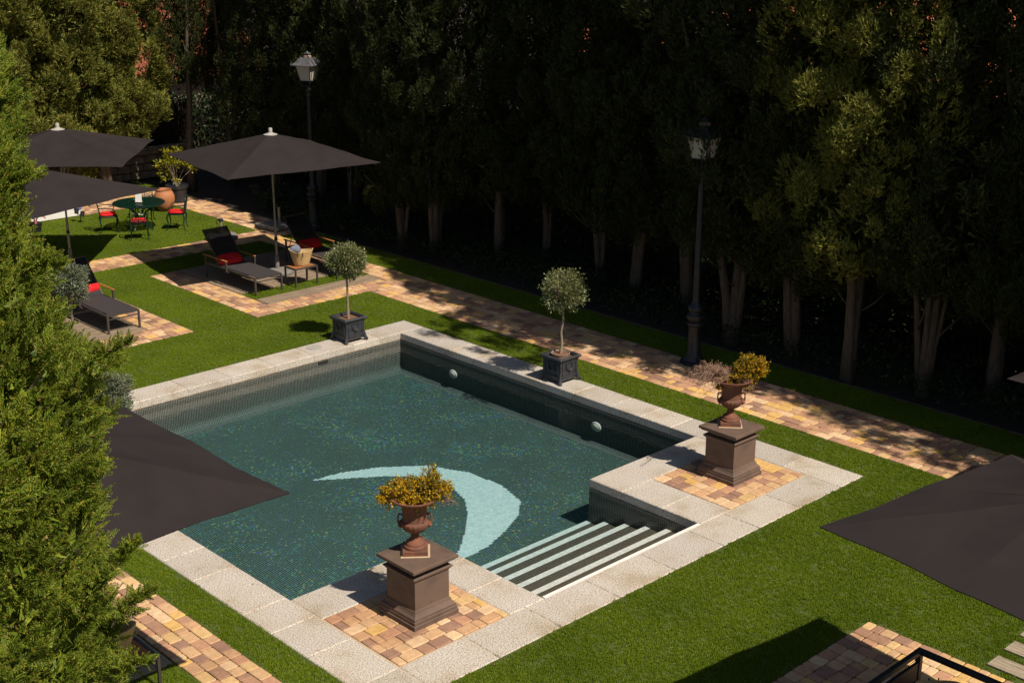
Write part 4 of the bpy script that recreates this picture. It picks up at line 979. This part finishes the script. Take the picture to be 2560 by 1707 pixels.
# ------------------------------------------------------------------ lamp posts
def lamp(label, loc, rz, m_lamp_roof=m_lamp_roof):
    t_ = thing('lamp_post', label, 'lamp post', loc, rz, 'old iron lamp posts'); 
    mb = MB(); mb.lathe([(.26, 0), (.26, .05), (.20, .07), (.165, .12), (.16, .16)], n=8); part('foot', mb, m_lamp_metal, t_)
    mb = MB(); mb.lathe([(.155, .16), (.125, .22), (.115, .70), (.13, .74), (.15, .77), (.15, .80), (.12, .82), (.135, .84), (.165, .90), (.165, .94), (.12, .97), (.11, 1.0), (.14, 1.04), (.15, 1.08), (.13, 1.12), (.09, 1.15), (.075, 1.2)], n=24, fl=lambda i, a: 1+.05*math.sin(a*8)*(i in (1, 2, 7, 8, 9)))
    part('base_column', mb, m_lamp_metal, t_, True, 45)
    mb = MB(); mb.lathe([(.068, 1.2), (.052, 3.45)], n=18); part('shaft', mb, m_lamp_metal, t_, True)
    mb = MB(); mb.lathe([(.055, 3.45), (.075, 3.47), (.075, 3.50), (.058, 3.52), (.062, 3.58), (.082, 3.60), (.082, 3.63), (.055, 3.66), (.05, 3.72), (.085, 3.76), (.03, 3.79)], n=18); part('collar', mb, m_lamp_metal, t_, True, 45)
    mb = MB()
    for k in range(4):
        a = k*math.pi/2+math.pi/4; c, s_ = math.cos(a), math.sin(a)
        mb.tube([(.05*c, .05*s_, 3.70), (.16*c, .16*s_, 3.74), (.20*c, .20*s_, 3.80), (.21*c, .21*s_, 3.86)], .011, 6)
    part('bracket', mb, m_lamp_metal, t_)
    for k in range(4):
        Rm = Matrix.Rotation(k*math.pi/2, 3, 'Z')
        V = [(.142, -.142, 3.87), (.142, .142, 3.87), (.225, .225, 4.26), (.225, -.225, 4.26)]
        V += [(x-.006, y, z) for x, y, z in V]
        mb = MB(); mb.add([tuple(Rm @ Vector(p)) for p in V], [(0, 1, 2, 3), (7, 6, 5, 4), (0, 4, 5, 1), (1, 5, 6, 2), (2, 6, 7, 3), (3, 7, 4, 0)])
        gp = part('glass_pane', mb, m_glass_w, t_)
        mb = MB()
        mb.tube([(.148, -.148, 3.86), (.232, -.232, 4.27)], .012, 4); mb.tube([(.150, -.148, 3.87), (.150, .148, 3.87)], .010, 4); mb.tube([(.232, -.232, 4.265), (.232, .232, 4.265)], .012, 4)
        mb.tube([(.148, -.148, 3.86), (.148, -.148, 3.80)], [.008, .003], 5)
        mb.v = [tuple(Rm @ Vector(p)) for p in mb.v]; part('lantern_bar', mb, m_lamp_metal, t_)
    mb = MB(); mb.lathe([(.30, 4.265), (.31, 4.27), (.30, 4.285), (.24, 4.33), (.17, 4.42), (.13, 4.46)], sq=True); part('lantern_roof', mb, m_lamp_roof, t_)
    for k in range(4):
        a = k*math.pi/2+math.pi/4; q = .31*math.sqrt(2); mb = MB(); mb.tube([(q*math.cos(a), q*math.sin(a), 4.27), (q*math.cos(a), q*math.sin(a), 4.32)], [.014, .004], 5); part('corner_spike', mb, m_lamp_roof, t_)
        q = .13*math.sqrt(2); mb = MB(); mb.tube([(q*math.cos(a), q*math.sin(a), 4.45), (q*math.cos(a)*1.05, q*math.sin(a)*1.05, 4.51)], [.012, .003], 5); part('corner_spike', mb, m_lamp_roof, t_)
    mb = MB(); mb.lathe([(.11, 4.46), (.105, 4.50), (.06, 4.53)], n=16); part('chimney_cap', mb, m_rust, t_, True)
    mb = MB(); mb.lathe([(.03, 4.53), (.10, 4.555), (.095, 4.57), (.03, 4.585), (.02, 4.61), (.005, 4.62)], n=16); part('top_finial', mb, m_lamp_roof, t_, True)
    return t_
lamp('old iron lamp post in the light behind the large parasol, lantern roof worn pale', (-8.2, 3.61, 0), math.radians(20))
lamp('old iron lamp post standing dark in the shade before the cypress row at right', (5.82, 2.25, 0), math.radians(8), m_lamp_metal)  # lantern roof in darker iron: its shade is put into the colour

# ------------------------------------------------------------------ parasols
def parasol(label, cx, cy, rz, half, rim=2.7, apex=3.28, base=True, pole=True):
    t_ = thing('parasol', label, 'parasol', (cx, cy, 0), rz, 'large square black parasols')
    n = 24; V = []; F = []
    def zf(u, v):
        m = max(abs(u), abs(v)); mn = min(abs(u), abs(v))
        k = mn/m if m > 0 else 0
        sag = .055*math.sin(math.pi*m)*.5*math.sin(math.pi*k)      # cloth hangs a little between the ribs
        return apex-(apex-rim)*m**.97-sag+.005*math.sin(u*9+v*4+cx)*m+.004*math.sin(v*13-u*5+cy)*m
    for sgn in (0, -.006):
        for j in range(n+1):
            for i in range(n+1):
                u = -1+2*i/n; v = -1+2*j/n; m = max(abs(u), abs(v)); mn = min(abs(u), abs(v))
                pull = 1-.018*m*m*math.sin(math.pi*min(1, mn/max(m, 1e-6)))   # slightly hollow hem
                V.append((u*half*pull, v*half*pull, zf(u, v)+sgn))
    N1 = (n+1)**2
    for j in range(n):
        for i in range(n):
            a, b, c, d = j*(n+1)+i, j*(n+1)+i+1, (j+1)*(n+1)+i+1, (j+1)*(n+1)+i
            # split along the diagonal ridges
            if (i < n/2) == (j < n/2): F += [(a, b, c), (a, c, d)]
            else: F += [(a, b, d), (b, c, d)]
    F2 = [(c+N1, b+N1, a+N1) for a, b, c in F]
    me = nm_mesh('canopy', np.array(V), np.array(F+F2)); me.polygons.foreach_set('use_smooth', [True]*len(me.polygons))
    try: me.set_sharp_from_angle(angle=math.radians(7))
    except Exception: pass
    cn = link('canopy', me, m_canopy, t_)
    for k in range(8):                                   # doubled seam strips over the ribs
        u0, v0 = [(1, 0), (1, 1), (0, 1), (-1, 1), (-1, 0), (-1, -1), (0, -1), (1, -1)][k]
        mb = MB(); pts = []
        for q in range(1, 13): u, v = u0*q/12, v0*q/12; pts.append((u*half*.99, v*half*.99, zf(u, v)+.001))
        mb.tube(pts, .003, 4, sx=3); part('seam', mb, m_canopy, t_)
    mb = MB(); ed = [(-1, -1), (1, -1), (1, 1), (-1, 1), (-1, -1)]
    for (a, b), (c, d) in zip(ed[:-1], ed[1:]):
        pts = []
        for k in range(13):
            u = a+(c-a)*k/12; v = b+(d-b)*k/12; mn = min(abs(u), abs(v)); pull = 1-.018*math.sin(math.pi*mn)
            pts.append((u*half*pull, v*half*pull, zf(u, v)-.003))
        mb.tube(pts, .006, 4)
    part('hem', mb, m_canopy, t_)
    mb = MB(); mb.lathe([(.15, apex-.06), (.16, apex-.035), (.06, apex-.0), (.045, apex+.01), (.045, apex+.09), (.035, apex+.11)], n=20); part('finial', mb, m_white_pl, t_, True, 50)
    for k in range(8):
        a = k*math.pi/4; d = (half*1.38 if k % 2 else half)*.985; c, s = math.cos(a), math.sin(a)
        mb = MB(); mb.tube([(.05*c, .05*s, apex-.10), (d*c*.5, d*s*.5, (apex+rim)/2-.07), (d*c, d*s, rim-.03)], .011, 5)
        mb.tube([(.05*c, .05*s, apex-.75), (d*c*.48, d*s*.48, (apex+rim)/2-.06)], .008, 5)
        part('rib', mb, m_alu, t_)
    mb = MB(); mb.tube([(0, 0, 1.12), (0, 0, apex)], .024, 12); part('upper_pole', mb, m_alu, t_, True)
    mb = MB(); mb.tube([(0, 0, .1), (0, 0, 1.12)], .030, 12); part('lower_pole', mb, m_alu, t_, True)
    mb = MB(); mb.lathe([(.036, .80), (.04, .81), (.04, .86), (.036, .87)], n=14); mb.box((.05, 0, .835), (.05, .02, .02), bev=.004); part('clamp', mb, m_black, t_)
    mb = MB(); mb.lathe([(.05, apex-.78), (.05, apex-.70)], n=12); part('runner', mb, m_alu, t_)
    if base:
        mb = MB(); mb.lathe([(.36, .004), (.375, .03), (.37, .08), (.33, .12), (.08, .135), (.05, .14), (.05, .42), (.035, .43)], n=32); part('base', mb, m_concrete, t_, True, 40)
    return t_
parasol('large black parasol between the two loungers, seen whole in front of the left lamp post', -4.88, .19, math.radians(-10), 1.82)
parasol('black parasol farthest back at the left, its pointed right corner reaching a cypress trunk', -8.75, -3.02, math.radians(-40), 1.80)
parasol('black parasol at the left above the green table, its near side hidden by the conifer', -4.75, -5.67, math.radians(-74), 1.82)
parasol('black parasol in the left foreground overhanging the pool edge', 8.77, -11.83, 0, 1.83, base=False)
parasol('black parasol cut by the lower right edge of the photo', 16.2, -5.58, math.radians(-7.5), 1.475, apex=3.15)
parasol('black parasol of which only a corner tip shows at the right edge', 15.6, .0, math.radians(-2), 1.78)

# ------------------------------------------------------------------ loungers, tables
def lounger_proto(label, loc, rz):
    """foot end at +x; origin under the foot-end, right edge; y from 0 to .66"""
    t_ = thing('sun_lounger', label, 'sun lounger', loc, rz, 'dark sling sun loungers'); H = .40; W = .68
    def bar(a, b, r=.018): mb = MB(); mb.tube([a, b], r*1.3, 4); return mb
    mb = MB()
    for y in (0, W): mb.tube([(0, y, H-.02), (-2.02, y, H-.02)], .024, 4)
    mb.tube([(0, 0, H-.02), (0, W, H-.02)], .024, 4); mb.tube([(-2.02, 0, H-.02), (-2.02, W, H-.02)], .024, 4); mb.tube([(0, 0, H-.10), (0, W, H-.10)], .014, 4); mb.tube([(-1.35, 0, H-.03), (-1.35, W, H-.03)], .018, 4)
    part('frame', mb, m_frame, t_)
    for x, y in ((0, 0), (0, W), (-2.02, 0), (-2.02, W)):
        mb = MB(); mb.tube([(x, y, .015), (x, y, H-.02 if x == 0 else .56)], .026, 4); part('leg', mb, m_frame, t_)
    # seat sling with a slight sag
    def sling(P0, P1, n, sag, th=.012):
        V = []; F = []
        for q in (0, -th):
            for i in range(n+1):
                for j in range(9):
                    s = i/n; t = j/8; p = Vector(P0).lerp(Vector(P1), s)
                    V.append((p[0], .035+t*(W-.07), p[2]-sag*math.sin(math.pi*t)*(1-.5*s)+q-(.02*math.sin(t*9)*(i == 0))))
        m = 9*(n+1)
        for i in range(n):
            for j in range(8):
                a = i*9+j; F += [(a, a+1, a+10, a+9), (m+a+9, m+a+10, m+a+1, m+a)]
        # close the rim
        per = [j for j in range(9)]+[i*9+8 for i in range(1, n+1)]+[n*9+j for j in range(7, -1, -1)]+[i*9 for i in range(n-1, 0, -1)]
        for a, b in zip(per, per[1:]+per[:1]): F.append((a, a+m, b+m, b))
        mb = MB(); mb.add(V, F); return mb
    part('seat', sling((.02, 0, H+.012), (-1.45, 0, H+.002), 14, .022), m_sling, t_, True, 50)
    hb = (-1.45, 0, H); tp = (-2.12, 0, 1.10)
    bk = part('backrest', sling(hb, tp, 8, .02, .006), m_mesh, t_, True, 50)
    mb = MB()
    for y in (.03, W-.03): mb.tube([(hb[0], y, hb[2]), (tp[0], y, tp[2])], .020, 4)
    mb.tube([(tp[0], .02, tp[2]), (tp[0], W-.02, tp[2])], .020, 4); mb.tube([(-1.78, .04, .74), (-1.95, .04, H-.02)], .01, 5); mb.tube([(-1.78, W-.04, .74), (-1.95, W-.04, H-.02)], .01, 5)
    part('back_frame', mb, m_frame, bk)
    for y in (-.035, W+.035):
        mb = MB(); mb.box((-1.56, y, .575), (.98, .052, .022), bev=.006); ar = part('armrest', mb, m_teak, t_)
        mb = MB(); mb.tube([(-1.10, y, .565), (-1.10, y, H-.08)], .024, 4); mb.tube([(-1.13, y, H-.06), (-1.02, y, H-.06)], .02, 4); part('arm_post', mb, m_frame, ar)
    return t_
def pillow_mb(lx, ly, lz, pw=2.6, n=18):
    V = []; F = []
    for j in range(n+1):
        ph = -math.pi/2+math.pi*j/n
        for i in range(2*n):
            th = 2*math.pi*i/(2*n)
            sp = lambda c, e: math.copysign(abs(c)**e, c)
            x = lx*sp(math.cos(ph), .55)*sp(math.cos(th), .45); y = ly*sp(math.cos(ph), .55)*sp(math.sin(th), .45); z = lz*sp(math.sin(ph), .8)
            edge = max(abs(x)/lx, abs(y)/ly); z *= 1-.35*max(0, edge-.5)**1.3*1.5; z += .004*math.sin(9*x+7*y)
            V.append((x, y, z))
    for j in range(n):
        for i in range(2*n): F.append((j*2*n+i, j*2*n+(i+1) % (2*n), (j+1)*2*n+(i+1) % (2*n), (j+1)*2*n+i))
    mb = MB(); mb.add(V, F); return mb
l1 = lounger_proto('dark sling sun lounger with raised back under the large parasol, left of its pole', (-3.62, -1.23, 0), 0)
copy_tree(l1, None, (-3.56, .93, 0), 0, 'dark sling sun lounger in deep shade right of the parasol pole, behind the ball olive')
copy_tree(l1, None, (-3.22, -4.94, 0), 0, 'dark sling sun lounger at left with red rolled pillow, half behind the olive bush')
for x, y, lab in ((-5.18, -.90, 'red folded cushion lying against the back of the lounger under the large parasol'), (-5.10, 1.27, 'red cushion in deep shade on the lounger right of the pole')):
    mb = pillow_mb(.17, .31, .075); mb.v = [tuple(Matrix.Rotation(math.radians(28), 3, 'Y') @ Vector(p)) for p in mb.v]
    o = part('cushion', mb, m_red, None, True, 80, loc=(x, y, .49)); tag(o, lab, 'cushion', 'red lounger cushions')
mb = MB(); pts = [(0, -.28, 0), (0, -.26, 0), (0, -.1, 0), (0, .1, 0), (0, .26, 0), (0, .28, 0)]; mb.tube(pts, [.07, .10, .11, .11, .10, .07], 20)
o = part('cushion', mb, m_red, None, True, 50, loc=(-4.86, -4.55, .52)); tag(o, 'red rolled pillow on the left lounger beside the olive bush', 'cushion', 'red lounger cushions')

def side_table(label, loc, rz=0, sx=.40, sy=.58, h=.43):
    t_ = thing('side_table', label, 'side table', loc, rz, 'small teak-topped side tables')
    n = 5
    for i in range(n):
        mb = MB(); w_ = (sy-.04)/n; mb.box((0, -sy/2+.02+(i+.5)*w_, h-.012), (sx-.03, w_-.004, .02), bev=.003); part('top_slat', mb, m_teak, t_)
    mb = MB()
    for a, b in (((-1, -1), (1, -1)), ((1, -1), (1, 1)), ((1, 1), (-1, 1)), ((-1, 1), (-1, -1))): mb.tube([(a[0]*sx/2, a[1]*sy/2, h-.018), (b[0]*sx/2, b[1]*sy/2, h-.018)], .024, 4)
    part('frame', mb, m_frame, t_)
    for a, b in ((-1, -1), (1, -1), (1, 1), (-1, 1)): mb = MB(); mb.tube([(a*sx/2, b*sy/2, .012), (a*sx/2, b*sy/2, h-.02)], .024, 4); part('leg', mb, m_frame, t_)
    return t_
side_table('teak-topped side table under the straw basket beside the parasol pole', (-3.77, .09, 0))
side_table('teak-topped side table at the lower left carrying a pale basket, by the conifer', (8.59, -10.88, 0), 0, .5, .5, .40)

def basket(label, loc, rz, s=1.0, h=.34, towel=True):
    t_ = thing('straw_basket', label, 'basket', loc, rz, 'straw baskets')
    n = 40; prof = [(.13, .0), (.145, .02), (.17, .10), (.195, .19), (.22, .27), (.245, h)]
    V = []; F = []
    for q in (0, 1):
        for i in range(25):
            t = i/24*5; k = min(int(t), 4); r = prof[k][0]+(prof[k+1][0]-prof[k][0])*(t-k); z = prof[k][1]+(prof[k+1][1]-prof[k][1])*(t-k)
            r += .004*(i % 2)-q*.012
            for j in range(n):
                a = 2*math.pi*j/n; dip = .03*math.cos(2*a)*(z/h)**2
                V.append((r*math.cos(a)*1.08*s, r*math.sin(a)*.78*s, (z+dip)*s+q*.002))
    m = 25*n
    for i in range(24):
        for j in range(n):
            a, b = i*n+j, i*n+(j+1) % n; F += [(a, b, b+n, a+n), (m+a+n, m+b+n, m+b, m+a)]
    for j in range(n): a, b = 24*n+j, 24*n+(j+1) % n; F.append((a, b, b+m, a+m))
    F.append(tuple(range(n))[::-1])
    mb = MB(); mb.add(V, F); part('woven_body', mb, m_straw, t_, True, 60)
    for sd in (-1, 1):
        for sx in (-1, 1): mb = MB(); mb.box((sx*.055*s, sd*.188*s, (h-.06)*s), (.014, .008, .12*s), bev=.002); part('leather_strap', mb, m_leather, t_)
    return t_
basket('pale straw basket on the side table between the loungers, blue towel inside', (-3.76, .10, .434), math.radians(50), 1.05)
rr_t = np.random.default_rng(2); V = []; n = 18
mb = pillow_mb(.12, .09, .09, n=14); mb.v = [(x*(1+.12*math.sin(9*z+30*x)), y*(1+.12*math.sin(40*x)), z*(1+.18*math.sin(28*x+35*y))) for x, y, z in mb.v]
o = part('towel', mb, m_towel, None, True, 70, loc=(-3.83, -.0, .80), rz=.7); tag(o, 'crumpled blue-grey towel sticking out of the pale straw basket', 'towel')

# spare parasol bases
t_ = thing('concrete_stand', 'round grey concrete parasol base with a short empty tube, behind the lounger', 'parasol base', (-8.72, 1.08, 0), 0, 'empty parasol bases')
mb = MB(); mb.lathe([(.40, .004), (.42, .03), (.41, .09), (.35, .13), (.05, .145)], n=32); part('concrete_disc', mb, m_concrete, t_, True, 40)
mb = MB(); mb.tube([(0, 0, .13), (0, 0, .50)], .036, 12); part('tube', mb, m_alu, t_, True)
mb = MB(); mb.box((0, 0, .50), (.10, .09, .07), bev=.01); mb.tube([(-.04, -.02, .50), (-.13, -.04, .48), (-.14, -.04, .36)], .01, 5); mb.tube([(.0, 0, .15), (-.18, -.1, .22)], .012, 5); part('clamp', mb, m_black, t_)
t_ = thing('stone_stand', 'rectangular stone parasol base with a short empty tube, by the brick walk', 'parasol base', (-8.78, 2.72, 0), math.radians(5), 'empty parasol bases')
mb = MB(); mb.box((0, 0, .08), (.85, .62, .13), bev=.03); part('stone_block', mb, m_concrete, t_)
mb = MB(); mb.tube([(.12, .1, .14), (.12, .1, .58)], .036, 12); part('tube', mb, m_alu, t_, True)

# ------------------------------------------------------------------ green cast metal dining set
TX, TY = -11.12, .10
t_ = thing('garden_table', 'round dark green cast metal table with a pierced lattice top', 'table', (TX, TY, 0))
mb = MB(); Rt = .66
for k in range(48): pass
ring = [(Rt*math.cos(2*math.pi*k/48), Rt*math.sin(2*math.pi*k/48), .715) for k in range(49)]
mb.tube(ring, .018, 6, cap=False); mb.tube([(x*.62, y*.62, z) for x, y, z in ring], .012, 5, cap=False); part('rim', mb, m_green, t_)
mb = MB()
for i in range(-10, 11):
    c = i*.062; L_ = math.sqrt(max(0, (Rt-.01)**2-c*c))
    for a in (math.pi/4, -math.pi/4):
        ca, sa = math.cos(a), math.sin(a)
        mb.tube([(-L_*ca-c*sa, -L_*sa+c*ca, .715), (L_*ca-c*sa, L_*sa+c*ca, .715)], .016, 4)
part('lattice_top', mb, m_green, t_)
for k in range(4):
    a = k*math.pi/2+.6; c, s = math.cos(a), math.sin(a)
    mb = MB(); mb.tube([(.40*c, .40*s, .70), (.34*c, .34*s, .60), (.16*c, .16*s, .45), (.12*c, .12*s, .30), (.24*c, .24*s, .12), (.36*c, .36*s, .02)], [.02, .026, .026, .02, .02, .026], 7)
    mb.tube([(.12*c, .12*s, .30), (.12*math.cos(a+1.57), .12*math.sin(a+1.57), .30)], .012, 5); part('leg', mb, m_green, t_, True)
def chair(label, x, y, rz):
    """faces +x"""
    t_ = thing('garden_chair', label, 'chair', (x, y, 0), rz, 'green cast metal chairs round the table')
    mb = MB(); mb.box((0, 0, .42), (.42, .42, .02), bev=.008); mb.tube([(.21, -.21, .42), (.21, .21, .42), (-.21, .19, .42), (-.21, -.19, .42), (.21, -.21, .42)], .014, 5); part('seat', mb, m_green, t_)
    for sx, sy in ((1, 1), (1, -1), (-1, 1), (-1, -1)):
        mb = MB(); mb.tube([(.19*sx, .19*sy, .42), (.225*sx, .21*sy, .34), (.20*sx, .20*sy, .18), (.21*sx, .21*sy, .05), (.25*sx, .235*sy, .012)], [.02, .024, .014, .012, .018], 6); part('leg', mb, m_green, t_, True)
    mb = MB()
    arch = [(-.21, -.19, .42), (-.235, -.21, .60), (-.27, -.20, .78), (-.29, -.12, .88), (-.30, 0, .92), (-.29, .12, .88), (-.27, .20, .78), (-.235, .21, .60), (-.21, .19, .42)]
    mb.tube(arch, .014, 6); bf = part('back_frame', mb, m_green, t_, True)
    mb = MB()
    def P(u, v): return (-.21-.085*max(0, (v-.42)/.5), u, v)
    for s in (-1, 1):
        mb.tube([P(s*.02, .44), P(s*.14, .52), P(s*.15, .62), P(s*.06, .68), P(s*.03, .60), P(s*.08, .57)], .009, 5)
        mb.tube([P(s*.02, .90), P(s*.13, .82), P(s*.15, .74), P(s*.07, .70), P(s*.03, .76), P(s*.08, .79)], .009, 5)
        mb.tube([P(s*.19, .70), P(s*.12, .66), P(0, .69)], .008, 5)
    mb.tube([P(0, .43), P(0, .91)], .010, 5); mb.tube([P(-.2, .50), P(.2, .50)], .009, 5)
    part('scrollwork', mb, m_green, bf)
    for s in (-1, 1): mb = MB(); mb.tube([(-.245, s*.21, .66), (-.05, s*.25, .66), (.12, s*.25, .64), (.17, s*.235, .60), (.13, s*.225, .52), (.17, s*.20, .43)], .012, 6); part('armrest', mb, m_green, t_, True)
    cu = pillow_mb(.21, .205, .045, n=12); o = part('seat_cushion', cu, m_red, None, True, 80, loc=(x, y, .468), rz=rz)
    return t_, o
for (x, y, lab, lc) in ((-10.20, -.42, 'green cast metal chair nearest the camera, its openwork back towards us', 'red seat cushion on the nearest green chair'), (-10.52, .85, 'green cast metal chair right of the table, seen side-on', 'red seat cushion on the green chair right of the table'),
                        (-11.45, -.62, 'green cast metal chair left of the table', 'red seat cushion on the green chair left of the table'), (-11.82, .62, 'green cast metal chair at the far side, only its back above the table', 'red seat cushion on the chair beyond the table')):
    t_, o = chair(lab, x, y, math.atan2(TY-y, TX-x)); tag(o, lc, 'cushion', 'red seat cushions of the dining set')
t_ = thing('menu_card', 'white card standing in a thin frame on the green table', 'card', (TX+.05, TY-.02, .735), math.radians(-44))
mb = MB(); mb.box((0, 0, .13), (.012, .17, .24), bev=.002, rot=Matrix.Rotation(-.12, 3, 'Y')); part('card', mb, m_white, t_)
mb = MB(); mb.box((0, 0, .012), (.09, .19, .015), bev=.003); part('stand', mb, m_white_pl, t_)

# pots at the back
t_ = thing('clay_jar', 'round orange clay jar at the back right of the green table', 'pot', (-12.75, 1.75, 0))
t_.scale = (.76, .76, .84)
mb = MB(); mb.lathe([(.20, .004), (.24, .03), (.33, .18), (.38, .36), (.375, .50), (.32, .63), (.265, .68), (.265, .705), (.285, .72), (.27, .725), (.245, .70), (.25, .6)], n=36, cap=False); part('jar_body', mb, m_terra_o, t_, True, 50)
mb = MB(); mb.lathe([(.245, .60), (.02, .61)], n=20); part('dark_inside', mb, m_dark, t_)  # flat dark disc standing for the shaded hollow of the jar
t_ = thing('plant_pot', 'wide black pot of the yellow-green shrub at the back', 'pot', (-13.55, 2.62, 0))
mb = MB(); mb.lathe([(.24, .004), (.29, .40), (.32, .42), (.32, .50), (.30, .50), (.28, .46), (.05, .45)], n=28); part('pot_body', mb, m_black, t_, True, 45)
def bush(name, lab, loc, z, r, n, mat, seed, sz=(1, 1, 1), ln=.09, wd=.04, cat='shrub', stems=10, z0=.45):
    t_ = thing(name, lab, cat, loc); rr = np.random.default_rng(seed)
    K = 30; C = unit(rr.normal(size=(K, 3)))*r*rr.uniform(.2, .85, (K, 1)); idx = rr.integers(0, K, n); d = unit(rr.normal(size=(n, 3)))
    P = (C[idx]+d*r*.22*rr.uniform(.2, 1, (n, 1)))*np.array(sz)+[0, 0, z]; D = unit(unit(P-[0, 0, z-r*.5])+rr.normal(size=(n, 3))*.7)
    v, f = leaves(P, D, rr.uniform(.6, 1.2, n)*ln, rr.uniform(.7, 1.2, n)*wd, rr, .15); me = nm_mesh('foliage', v, f); me.materials.append(mat); link('foliage', me, None, t_)
    mb = MB()
    for k in range(stems):
        c = C[k]*np.array(sz)+[0, 0, z]; mb.tube([(0, 0, z0-.05), (c[0]*.4, c[1]*.4, (z0+c[2])/2), tuple(c)], [.015, .01, .004], 5)
    part('stems', mb, m_bark2, t_); return t_
bush('citrus_shrub', 'yellow-green leafy shrub growing in the black pot behind the clay jar', (-13.55, 2.62, 0), 1.15, .62, 900, L_bush, 8, (1, 1, 1.05), .10, .045)
bush('leafy_shrub', 'bright green leafy shrub by the stone wall behind the table', (-15.9, .9, 0), .75, .45, 500, L_bush, 9, (1, 1.6, 1), .10, .055)
bush('dark_shrub', 'low dark green shrub in the shade beside the brick walk', (-10.6, 4.1, 0), .45, .6, 2200, L_hedge, 10, (1.8, 1, .8), .08, .04, z0=.05)
bush('dark_shrub', 'second low dark shrub at the foot of the left lamp post', (-7.4, 3.95, 0), .4, .5, 1600, L_hedge, 12, (1.4, 1, .8), .08, .04, z0=.05)
# pale day bed with blue cushions and the little twin spotlights at the far left
t_ = thing('day_bed', 'white day bed with blue cushions half under the left parasol', 'day bed', (-14.1, -1.0, 0), 0); t_.scale = (.9, .72, .75)
mb = MB(); mb.box((0, 0, .16), (.9, 2.0, .30), bev=.02); part('bed_base', mb, m_white, t_)
mb = MB(); mb.box((0, 0, .36), (.86, 1.96, .10), bev=.03); part('mattress', mb, m_white, t_)
mb = MB(); mb.box((.1, .85, .38), (.75, .30, .34), bev=.05); part('bolster', mb, m_blue, t_)
mb = MB(); mb.box((.1, -.1, .45), (.5, .9, .09), bev=.03); part('blue_pad', mb, m_blue, t_)
t_ = thing('garden_spotlight', 'pair of small black spotlights on a stake in the grass beside the day bed', 'spotlight', (-13.0, -.66, 0), math.radians(20))
mb = MB(); mb.tube([(0, 0, .0), (0, 0, .22)], .012, 6); mb.tube([(-.1, 0, .2), (.1, 0, .2)], .01, 6); mb.tube([(0, 0, .02), (.13, .05, .004)], .008, 5); mb.tube([(0, 0, .02), (-.1, .1, .004)], .008, 5); part('stake', mb, m_black, t_)
for s in (-1, 1):
    mb = MB(); mb.tube([(s*.1, -.03, .16+.06*(s < 0)), (s*.1, .0, .30+.06*(s < 0))], [.055, .06], 14); part('lamp_head', mb, m_black, t_, True, 50)
t_ = bush('pink_geranium', 'pink flowering plant at the left edge between conifer and lawn', (-12.7, -2.05, 0), .45, .28, 260, L_pink, 14, (1, 1, .8), .05, .05, 'plant', 8, .2)
mb = MB(); mb.lathe([(.12, .004), (.16, .22), (.17, .24), (.14, .24), (.02, .22)], n=18); o = part('plant_pot', mb, m_black, None, True, loc=(-12.7, -2.05, 0)); tag(o, 'small dark pot of the pink flowering plant', 'pot')

basket('pale straw basket on the low side table at the lower left, half behind the conifer', (8.47, -10.93, .404), math.radians(40), .95)

# black framed armchair and basket at lower right
t_ = thing('garden_armchair', 'black framed garden armchair with teak slats in the shade at the lower right corner', 'armchair', (14.72, -5.02, 0), 0)
X, Y, Zt = 1.22, -1.0, .72
mb = MB()
mb.box((X/2, 0, Zt), (X+.06, .06, .06), bev=.008); mb.box((0, Y/2, Zt), (.06, -Y-.06, .06), bev=.008); mb.box((X/2, Y, Zt), (X+.06, .06, .06), bev=.008)
part('top_rail', mb, m_black, t_)
for x, y in ((0, 0), (X, 0), (0, Y), (X, Y)): mb = MB(); mb.box((x, y, (Zt-.03)/2+.005), (.055, .055, Zt-.04), bev=.006); part('leg', mb, m_black, t_)
mb = MB(); mb.box((X/2, -.01, .30), (X-.06, .04, .05)); mb.box((X/2, Y+.01, .30), (X-.06, .04, .05)); mb.box((.0, Y/2, .30), (.04, -Y-.06, .05)); mb.box((0, Y/2, .5), (.035, -Y-.06, .20)); part('seat_rail', mb, m_black, t_)
for k in range(9): mb = MB(); mb.box((.08+k*.13, Y/2, .335), (.115, -Y-.10, .022), bev=.003); part('seat_slat', mb, m_teak, t_)
basket('straw basket standing in the black framed armchair at lower right', (15.16, -5.40, .348), math.radians(46), .9)
mb = pillow_mb(.15, .12, .07, n=12); o = part('towel', mb, m_blue, None, True, 70, loc=(15.18, -5.42, .56)); tag(o, 'dark blue towel inside the basket in the lower right corner', 'towel')

turf()
# fallen leaves on the stone and lawn
rr_ = np.random.default_rng(9); n = 260
P = np.stack([rr_.uniform(-1, 14, n), rr_.uniform(-11, 2.4, n), np.full(n, .026)], 1)
keep = ~((P[:, 0] > .6) & (P[:, 0] < 8.2) & (P[:, 1] > -8.5) & (P[:, 1] < -.6)) & ~((P[:, 0] > 8) & (P[:, 0] < 10.35) & (P[:, 1] > -6.2) & (P[:, 1] < -3.05)); P = P[keep]
P[(P[:, 0] > 0) & (P[:, 0] < 10.93) & (P[:, 1] > -9.1) & (P[:, 1] < 0), 2] = .006
v, f = leaves(P, unit(rr_.normal(size=(len(P), 3))*[1, 1, .1]+[0, 0, .08]), .03, .014, rr_); me = nm_mesh('fallen_leaves', v, f); me.materials.append(L_dry); o = link('fallen_leaves', me); o['kind'] = 'stuff'; o['label'] = 'scattered small dry leaves'
